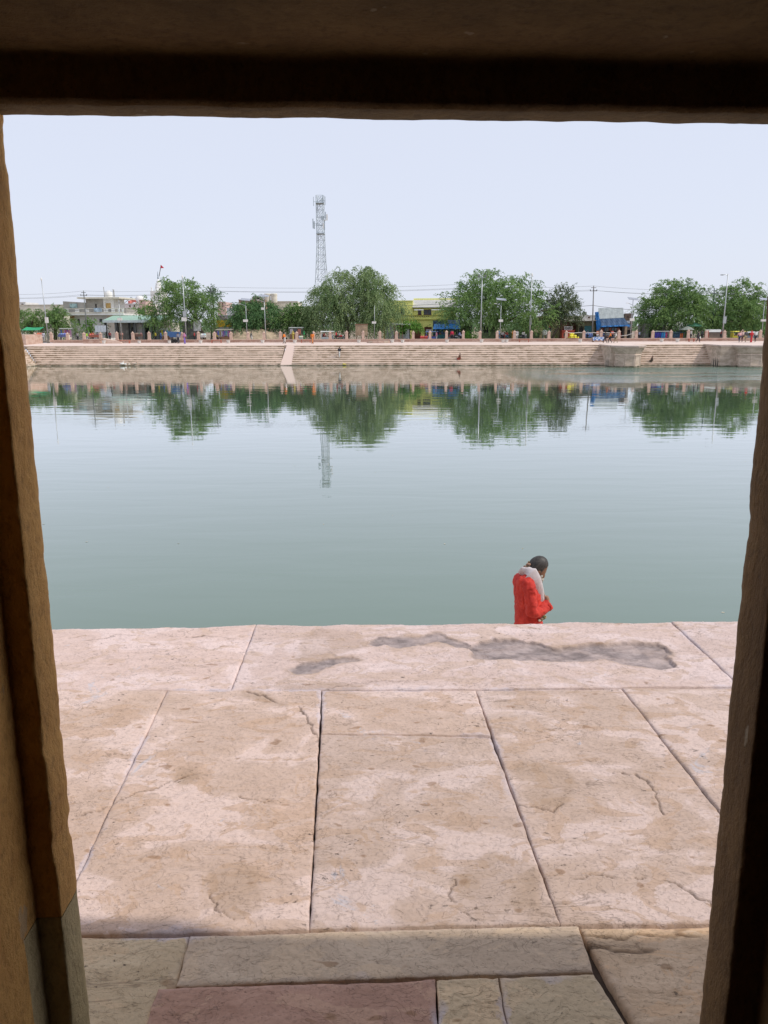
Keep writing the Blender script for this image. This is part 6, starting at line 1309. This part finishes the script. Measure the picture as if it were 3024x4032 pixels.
# behind the wall
BW = [(1, 410, 13.8, 'person in pale shirt shopping at the red table at left', 1.7, PI / 2, (.55, .55, .6), W2, 'trousers', 'stand'), (1, 853, 13.6, 'seller in black and white stripes left of the vendor tables', 1.65, -PI / 2, (.25, .25, .25), DK, 'trousers', 'stand'),
 (1, 976, 13.6, 'person in lime green shirt behind the vendor table', 1.62, 0, (.40, .65, .08), W2, 'trousers', 'stand'), (1, 1052, 15.5, 'person in orange sitting by the grey leaning boards', 1.75, -PI / 2, OR, DK, 'trousers', 'stand'), (1, 1274, 17, 'person in dark red in the shade of the shelter', 1.68, -PI / 2, (.25, .05, .05), DK, 'trousers', 'stand'),
 (1, 1430, 13.4, 'woman in a pinkish sari at the foot of the shelter lamp', 1.66, PI / 2, (.45, .22, .18), (.42, .24, .20), 'saree', 'stand'), (2, 1052, 13.7, 'person in red near the dark grey hut', 1.66, 0, (.4, .06, .06), DK, 'trousers', 'stand'), (2, 1322, 14, 'rider in yellow on the motorcycle by the purple stall', 1.66, 0, (.5, .42, .12), DK, 'trousers', 'ride'),
 (2, 545, 14.5, 'person in yellow at the awning stall', 1.66, 0, (.6, .5, .05), DK, 'trousers', 'stand'), (2, 612, 14.2, 'person in blue beside the awning stall', 1.66, PI, (.06, .14, .35), (.06, .12, .3), 'trousers', 'stand'),
 (3, 462, 13.4, 'man in dark waistcoat and white trousers before the earth mound', 1.62, 0, (.12, .13, .13), W1, 'trousers', 'walk'), (3, 1010, 13.4, 'woman in a yellow sari by the tea stall', 1.66, -PI / 2, (.5, .40, .08), (.55, .44, .10), 'saree', 'stand'), (3, 1155, 13.4, 'woman in a green sari left of the person in orange robes', 1.62, 0, (.03, .28, .10), (.03, .25, .08), 'saree', 'stand'),
 (3, 1408, 14.4, 'driver in red inside the white-topped rickshaw', 1.5, 0, RD, DK, 'trousers', 'ride'), (4, 245, 13.9, 'person in red beside the red-tanked motorcycle', 1.68, 0, RD, DK, 'trousers', 'stand'), (5, 430, 13.8, 'person in bright red shirt under the blue awning', 1.75, -PI / 2, (.6, .03, .08), DK, 'trousers', 'stand'),
 (5, 228, 13.8, 'person in pink beside the blue goods rickshaw', 1.55, PI, (.55, .2, .3), W2, 'trousers', 'stand'), (5, 518, 14.2, 'person in pale blue astride the motorcycle below the awning', 1.55, 0, (.3, .35, .6), DK, 'trousers', 'ride'), (5, 1088, 15, 'scooter rider in a pale shirt', 1.55, -PI / 2, (.6, .55, .55), DK, 'trousers', 'ride'),
 (5, 1138, 16, 'scooter rider in red and blue', 1.55, -PI / 2, (.6, .08, .1), (.1, .3, .5), 'trousers', 'ride'), (5, 1040, 13.4, 'woman in a blue sari beside the solar lamp', 1.5, 0, (.1, .3, .5), (.1, .32, .55), 'saree', 'stand'), (5, 1222, 13.7, 'woman in an orange sari left of the man in white', 1.6, 0, OR, (.6, .3, .05), 'saree', 'stand'),
 (5, 1278, 13.3, 'man all in white standing before the green wall', 1.75, -PI / 2, W1, W1, 'trousers', 'stand'), (5, 1357, 15, 'scooter rider in white top near the mast', 1.6, -PI / 2, W1, DK, 'trousers', 'ride'), (6, 1000, 13.6, 'person in orange and white seated behind the checked cot', 1.7, -PI / 2, (.6, .25, .15), W2, 'trousers', 'stand'),
 (6, 870, 13.8, 'person in blue by the teal door', 1.6, 0, (.12, .2, .4), DK, 'trousers', 'stand'), (6, 1190, 14, 'shopkeeper in red checked cloth behind the three walkers', 1.7, -PI / 2, (.45, .1, .1), DK, 'trousers', 'stand'), (6, 1545, 14, 'person in pale blue crouching beside the brown shop', 1.5, 0, (.35, .42, .55), DK, 'trousers', 'stand'),
 (7, 645, 14, 'person in white among the right-hand stalls', 1.65, 0, W1, DK, 'trousers', 'stand'), (7, 790, 14.2, 'person in dark clothes behind the striding man', 1.65, PI, (.08, .1, .1), DK, 'trousers', 'stand'), (7, 1042, 14.5, 'person in red beside the tin-roofed kiosk', 1.6, 0, (.4, .05, .05), DK, 'trousers', 'stand')]
for k, x, n, lb_, h, f, t_, b_, kd, ps in BW:
    s = C(k, x, 1200, n)[0]; person(lb_, s, n, ZG + (.0), h, f, t_, b_, kd, ps)
# on the steps
def stepz(n): i = min(NS - 1, max(0, int((3.4 - n) / run))); return ZP - .005 - i * rise
s, z = C(4, 290, 1470, 1.2); i_ = 6; nn = 3.4 - (i_ + .5) * run; zs_ = ZP - i_ * rise
s = C(4, 290, 1470, nn)[0]; person('man in black shirt and white lungi standing low on the steps', s, nn, zs_, 1.62, PI / 2, (.03, .035, .05), W1, 'dhoti', 'carry')
nn = 3.4 - (7.45) * run; s = C(5, 517, 1480, nn)[0]; person('bare-chested man in red cloth squatting low on the steps', s, nn, ZP - 7 * rise, 1.62, PI * .15, (.17, .085, .05), (.30, .06, .04), 'dhoti', 'squat')
nn = 3.4 - 8.5 * run; s = C(7, 128, 1490, nn)[0]; person('dark figure squatting at the water right of the first bastion', s, nn, ZP - 8 * rise, 1.55, 0, (.12, .09, .07), (.10, .09, .07), 'trousers', 'squat')

# ------------------------------------------------------------------ the man in red
YH = 8.15; IST = 8
man_z = ZN - .3 * (int((YH - ye) / .5) + 1)
HP = lambda cx, cy, dy=0.0: atY(1950 + cx / 5.53, 2150 + cy / 5.53, YH + dy)
mbase = HP(700, 1600); hero = empty('person', (mbase.x, YH, man_z), 'bearded man in red kurta and pale shawl, head bowed, just beyond the platform edge', 'person')
ppm = 1958.0
def ring_loft(rings, n=20):
    """rings: (centre, rx along X, ry along Y, tilt about Y)"""
    V = []; Fq = []
    for c, rx, ry, tl in rings:
        for j in range(n):
            t = 2 * PI * j / n; x = rx * math.cos(t); y = ry * math.sin(t)
            V.append((c[0] + x * math.cos(tl), c[1] + y, c[2] - x * math.sin(tl)))
    for i in range(len(rings) - 1):
        for j in range(n): Fq.append((i * n + j, i * n + (j + 1) % n, (i + 1) * n + (j + 1) % n, (i + 1) * n + j))
    Fq.append(tuple(range(n))[::-1]); Fq.append(tuple((len(rings) - 1) * n + j for j in range(n)))
    return V, Fq
def add(mb, r, n=20): v, f = ring_loft(r, n); mb._a(v, f)
def remesh(o, vox, sm_=2):
    r = o.modifiers.new('Remesh', 'REMESH'); r.mode = 'VOXEL'; r.voxel_size = vox; r.use_smooth_shade = True
    s = o.modifiers.new('Smooth', 'SMOOTH'); s.iterations = sm_; s.factor = .5
    return o
def cloth_mat(name, c1, c2, sc=9, d=.02):
    m, n, p = nodes(name); v = coords(n, (1, 1, .45)); f = noise_node(n, v, sc, 4, .55, 1.4)
    n.links.new(mix(n, ramp(n, f, [(.3, 0.), (.7, 1.)]), c1, c2), p.inputs['Base Color']); p.inputs['Roughness'].default_value = .8
    p.inputs['Sheen Weight'].default_value = .03
    n.links.new(bump(n, noise_node(n, coords(n), 300, 2), .001, .4, bump(n, f, d, .8)), p.inputs['Normal']); return m
M_kurta = cloth_mat('red_kurta_cotton', (.40, .014, .008), (.62, .040, .020)); M_shawl = cloth_mat('pale_shawl', (.52, .46, .46), (.60, .55, .55), 11, .012)
M_face = mat((.20, .095, .05), .5, .15, 20); M_hand = mat((.28, .15, .09), .5, .12, 20)
# body: one continuous figure (legs, torso, neck, head, arms)
B = MB(); fz_ = man_z
hc = HP(935, 455); hipx = HP(722, 1640).x
for sgn in (-1, 1):
    add(B, [((hipx + .05, YH + sgn * .09, fz_ + .03), .11, .045, 0), ((hipx - .01, YH + sgn * .09, fz_ + .09), .05, .045, 0), ((hipx, YH + sgn * .09, fz_ + .28), .060, .058, 0), ((hipx, YH + sgn * .09, fz_ + .48), .062, .06, 0), ((hipx, YH + sgn * .09, fz_ + .80), .085, .085, 0), ((hipx, YH + sgn * .08, fz_ + .92), .095, .095, 0)], 12)
    B.ell((hipx + .09, YH + sgn * .09, fz_ + .035), (.13, .048, .035), 10, 6)
add(B, [((hipx, YH, fz_ + .85), .12, .15, 0), ((hipx, YH, fz_ + .98), .12, .16, 0), (tuple(HP(712, 1300)), .115, .15, 0), (tuple(HP(706, 1000)), .115, .16, .05), (tuple(HP(690, 800)), .10, .14, .15), (tuple(HP(720, 660)), .07, .09, .4), (tuple(HP(790, 590)), .058, .058, .6), (tuple(HP(860, 520)), .055, .056, .7)], 20)
rot = Matrix.Rotation(R(38), 3, 'Y')
B.ell(hc, (.098, .076, .118), 18, 14, rot)                                   # skull
B.ell(HP(985, 560), (.055, .058, .085), 14, 10, rot)                          # face mass
B.ell(HP(1000, 650), (.040, .042, .05), 12, 8, rot)                           # jaw
B.ell(HP(1052, 560), (.020, .045, .018), 10, 6, rot)                          # brow
B.tube([HP(1055, 590), HP(1062, 630), HP(1048, 668)], [.010, .014, .013], 8)  # nose
B.ell(HP(1040, 668), (.012, .017, .010), 8, 6)                                # nostrils
B.ell(HP(1022, 695), (.010, .022, .008), 8, 6)                                # lips
for dy in (-.079, .079): B.ell(HP(945, 575, dy), (.022, .008, .034), 10, 7, Matrix.Rotation(R(30), 3, 'Y'))   # ears
body = remesh(B.build('body', M_face, hero, smooth=True), .0065, 2)
for dy in (-.030, .030): MB().ell(HP(1048, 610, dy), (.009, .011, .006), 8, 6).build('eye', mat((.04, .03, .025), .3), hero)
# hair: grey-black cap combed back
Hh = MB(); nu_, nv_ = 36, 24; vs2 = []
for i in range(nv_ + 1):
    ph = PI * i / nv_
    for j in range(nu_):
        t = 2 * PI * j / nu_; d = Vector((math.sin(ph) * math.cos(t), math.sin(ph) * math.sin(t), math.cos(ph)))
        fr = d.x - .50 - max(0, d.z - .30) * 1.1          # in front of the hairline
        lo_ = -.55 - d.z
        k_ = 1.0 - .22 * min(1, max(0, fr * 7)) * (1 if d.z < .75 else 0) - .2 * min(1, max(0, (lo_) * 6)) * (1 if d.x > -.1 else 0)
        k_ *= 1 + .016 * math.sin(j * 2.3 + i * .6) * math.sin(i * .9)
        v = rot @ Vector((d.x * .108 * k_, d.y * .086 * k_, d.z * .124 * k_)); c0 = HP(928, 440); vs2.append((c0.x + v.x, c0.y + v.y, c0.z + v.z))
Hh._a(vs2, [(i * nu_ + j, (i + 1) * nu_ + j, (i + 1) * nu_ + (j + 1) % nu_, i * nu_ + (j + 1) % nu_) for i in range(nv_) for j in range(nu_)])
Hh.ell(HP(850, 545), (.052, .062, .070), 14, 10)
def hair_mat():
    m, n, p = nodes('grey_black_hair'); v = coords(n, (1, 1, 1)); f = noise_node(n, coords(n, (1, 5, .8)), 42, 4, .7, 1.2)
    n.links.new(mix(n, ramp(n, f, [(.4, 0.), (.75, 1.)]), (.008, .007, .006), (.10, .085, .07)), p.inputs['Base Color']); p.inputs['Roughness'].default_value = .55; return m
Hh.build('hair', hair_mat(), hero, smooth=True)
# beard
Bd = MB(); Bd.ell(HP(972, 640, 0), (.030, .062, .050), 14, 10, Matrix.Rotation(R(30), 3, 'Y')); Bd.ell(HP(1000, 712), (.030, .044, .030), 12, 8)
for q in range(90):
    dy = random.uniform(-.062, .062); x0_ = random.uniform(930, 1015); p0 = HP(x0_, 640 + (x0_ - 930) * .9, dy * .9); Bd.tube([p0, p0 + Vector((.006, 0, -.02)), p0 + Vector((random.uniform(-.004, .012), 0, random.uniform(-.055, -.03)))], [.005, .004, .001], 4)
Bd.build('beard', mat((.40, .375, .32), .8, .3, 60), hero, smooth=True)
MB().ell(HP(1018, 695), (.016, .030, .012), 8, 6, rot).build('moustache', mat((.26, .24, .19), .8), hero, smooth=True)
# prayer beads in a bun at the nape
nb = 0; bd = empty('bead_string', (0, 0, 0)); bd.parent = hero; bd.location = (0, 0, 0)
for q, (x, y, dy) in enumerate(((735, 355, 0), (708, 392, -.02), (728, 430, -.035), (690, 418, .01), (670, 450, -.03), (652, 470, .0), (705, 455, -.045), (640, 448, .02), (610, 508, -.03), (590, 515, -.01), (628, 495, -.04), (720, 385, .03), (680, 480, .02), (745, 400, -.05))):
    o = MB().ell(HP(x, y, dy), (.015, .015, .0145), 9, 7).build('bead', mat(((.16, .10, .045), (.36, .20, .13), (.10, .08, .04))[q % 3], .5), hero, smooth=True); 
bpy.data.objects.remove(bd)
# kurta: torso and sleeves fused
Kb = MB()
prof = [(1720, 428, 1022), (1640, 425, 1022), (1500, 432, 1010), (1350, 432, 1005), (1200, 428, 1008), (1080, 415, 1002), (960, 400, 985), (860, 388, 950), (770, 392, 900), (700, 412, 850), (650, 452, 800), (612, 530, 790)]
rg = [((hipx + .02, YH, fz_ + .42), .20, .24, 0), ((hipx + .015, YH, fz_ + .70), .175, .215, 0)]
for y, xa_, xb_ in prof:
    c = HP((xa_ + xb_) / 2, y); w = {1720: .195, 1640: .19, 1500: .185, 1350: .185, 1200: .19, 1080: .20, 960: .21, 860: .215, 770: .205, 700: .17, 650: .12, 612: .075}[y]
    rg.append((tuple(c), (xb_ - xa_) / 2 / ppm, w, .0 if y > 900 else .1))
add(Kb, rg, 32)
def sleeve(sg):
    dy = -.19 * (1 if sg < 0 else -1)
    sh0 = HP(640, 720, sg * .08); sh = HP(690, 800, sg * .165); e0 = HP(775, 1100, sg * .235); el = HP(800, 1440, sg * .25); fa = HP(980, 1420, sg * .18); wr = HP(1120, 1290, sg * .08)
    Kb.ell(HP(672, 790, sg * .135), (.098, .080, .088), 16, 10); Kb.tube([sh0, sh, HP(750, 930, sg * .215), e0, HP(785, 1300, sg * .25), el, HP(880, 1460, sg * .225), fa, wr], [.05, .070, .074, .067, .066, .066, .062, .058, .068], 16)
sleeve(-1); sleeve(1)
ku = remesh(Kb.build('kurta', M_kurta, hero, smooth=True), .009, 3)
tx_ = bpy.data.textures.new('fold_noise', 'CLOUDS'); tx_.noise_scale = .075
dm = ku.modifiers.new('Folds', 'DISPLACE'); dm.texture = tx_; dm.strength = .032; dm.mid_level = .5; dm.texture_coords = 'GLOBAL'
tx2 = bpy.data.textures.new('crease_noise', 'CLOUDS'); tx2.noise_scale = .028
d2_ = ku.modifiers.new('Creases', 'DISPLACE'); d2_.texture = tx2; d2_.strength = .014; d2_.mid_level = .5; d2_.texture_coords = 'GLOBAL'
MB().tube([HP(1100, 1318, -.085), HP(1145, 1268, -.07)], [.071, .074], 18).build('cuff', M_kurta, hero, smooth=True)
# shawl: thick band round the neck and down the front
Sh = MB(); rows = []
path = [((625, 600), -.02, .075), ((680, 570), -.10, .085), ((745, 615), -.155, .098), ((825, 740), -.155, .090), ((895, 880), -.130, .075), ((938, 1020), -.100, .066), ((955, 1150), -.080, .060), ((962, 1270), -.06, .054)]
for sgn in (1, -1):
    q = MB()
    cs_ = []
    for (x, y), dy, w in path: cs_.append((HP(x, y, dy * sgn * (1 if sgn > 0 else 1)), w))
    V = []; nn_ = 14
    for i, (c, w) in enumerate(cs_):
        a = cs_[min(i + 1, len(cs_) - 1)][0] - cs_[max(i - 1, 0)][0]; a.normalize(); sd_ = a.cross(Vector((0, 1, 0))).normalized(); up_ = a.cross(sd_)
        for j in range(nn_):
            t = 2 * PI * j / nn_; V.append(tuple(c + sd_ * math.cos(t) * w + up_ * math.sin(t) * .030))
    Sh._a(V, [(i * nn_ + j, i * nn_ + (j + 1) % nn_, (i + 1) * nn_ + (j + 1) % nn_, (i + 1) * nn_ + j) for i in range(len(cs_) - 1) for j in range(nn_)] + [tuple(range(nn_))[::-1], tuple((len(cs_) - 1) * nn_ + j for j in range(nn_))])
# collar rising behind the head
Sh.tube([HP(740, 560, -.09), HP(675, 590, -.05), HP(650, 600, 0), HP(675, 590, .05), HP(740, 560, .09)], [.05, .052, .05, .052, .05], 12)
Sh.tube([HP(790, 560, -.085), HP(735, 520, -.06), HP(715, 505, 0), HP(735, 520, .06), HP(790, 560, .085)], [.040, .036, .034, .036, .04], 12)
remesh(Sh.build('shawl', M_shawl, hero, smooth=True), .008, 2)
# hands: two palms with five curled fingers each
def hand(sg, name, ox=0, oy=0, tilt=0):
    q = MB(); w = HP(1130 + ox, 1250 + oy, sg * .045); p = HP(1105 + ox, 1160 + oy, sg * .035)
    q.tube([w + Vector((-.02, 0, -.03)), w, p, HP(1090 + ox, 1105 + oy, sg * .030)], [.026, .024, .030, .026], 12)
    for i, (dx, L, dy) in enumerate(((-14, 96, .000), (10, 74, .012), (32, 62, .022), (52, 48, .030))):
        b0_ = HP(1068 + dx + ox, 1120 + oy + i * 18, sg * (.030 + dy * .3)); k1 = HP(1062 + dx * 1.2 + ox, 1120 - L * .62 + oy + i * 22, sg * (.026 + dy * .5)); k2 = HP(1060 + dx * 1.4 - i * 9 + ox, 1120 - L * (1.12 - .22 * i) + oy + i * 28, sg * (.014 + dy * .5))
        q.tube([b0_, k1, k2, k2 + (k2 - k1) * .2], [.0105, .0098, .0085, .005], 8)
    q.tube([HP(1140 + ox, 1210 + oy, sg * .03), HP(1152 + ox, 1165 + oy, sg * .012), HP(1118 + ox, 1120 + oy, -sg * .002)], [.014, .012, .008], 8)
    return remesh(q.build(name, M_hand, hero, smooth=True), .0045, 1)
hand(-1, 'hand', 14, -12); hand(1, 'hand', 4, -4)
# garland held low in front
gl_ = empty('garland', tuple(HP(1010, 1530)), 'small garland of dry pale flowers hanging below the hands of the man in red', 'garland')
for q in range(16):
    t = q / 15; p = HP(940 + 150 * math.sin(t * PI) * .9 + random.uniform(-18, 18) + 20 * t, 1480 + 130 * t + random.uniform(-15, 15), -.16 + random.uniform(-.02, .02))
    MB().ell(p, (.017, .016, .014), 7, 5).build('flower', mat(((.55, .48, .38), (.35, .28, .16), (.12, .13, .05))[q % 3], .8), gl_)
MB().tube([HP(950, 1475, -.16), HP(1060, 1500, -.16), HP(1075, 1560, -.16), HP(960, 1625, -.16)], .004, 5).build('thread', mat((.3, .25, .2), .8), gl_)
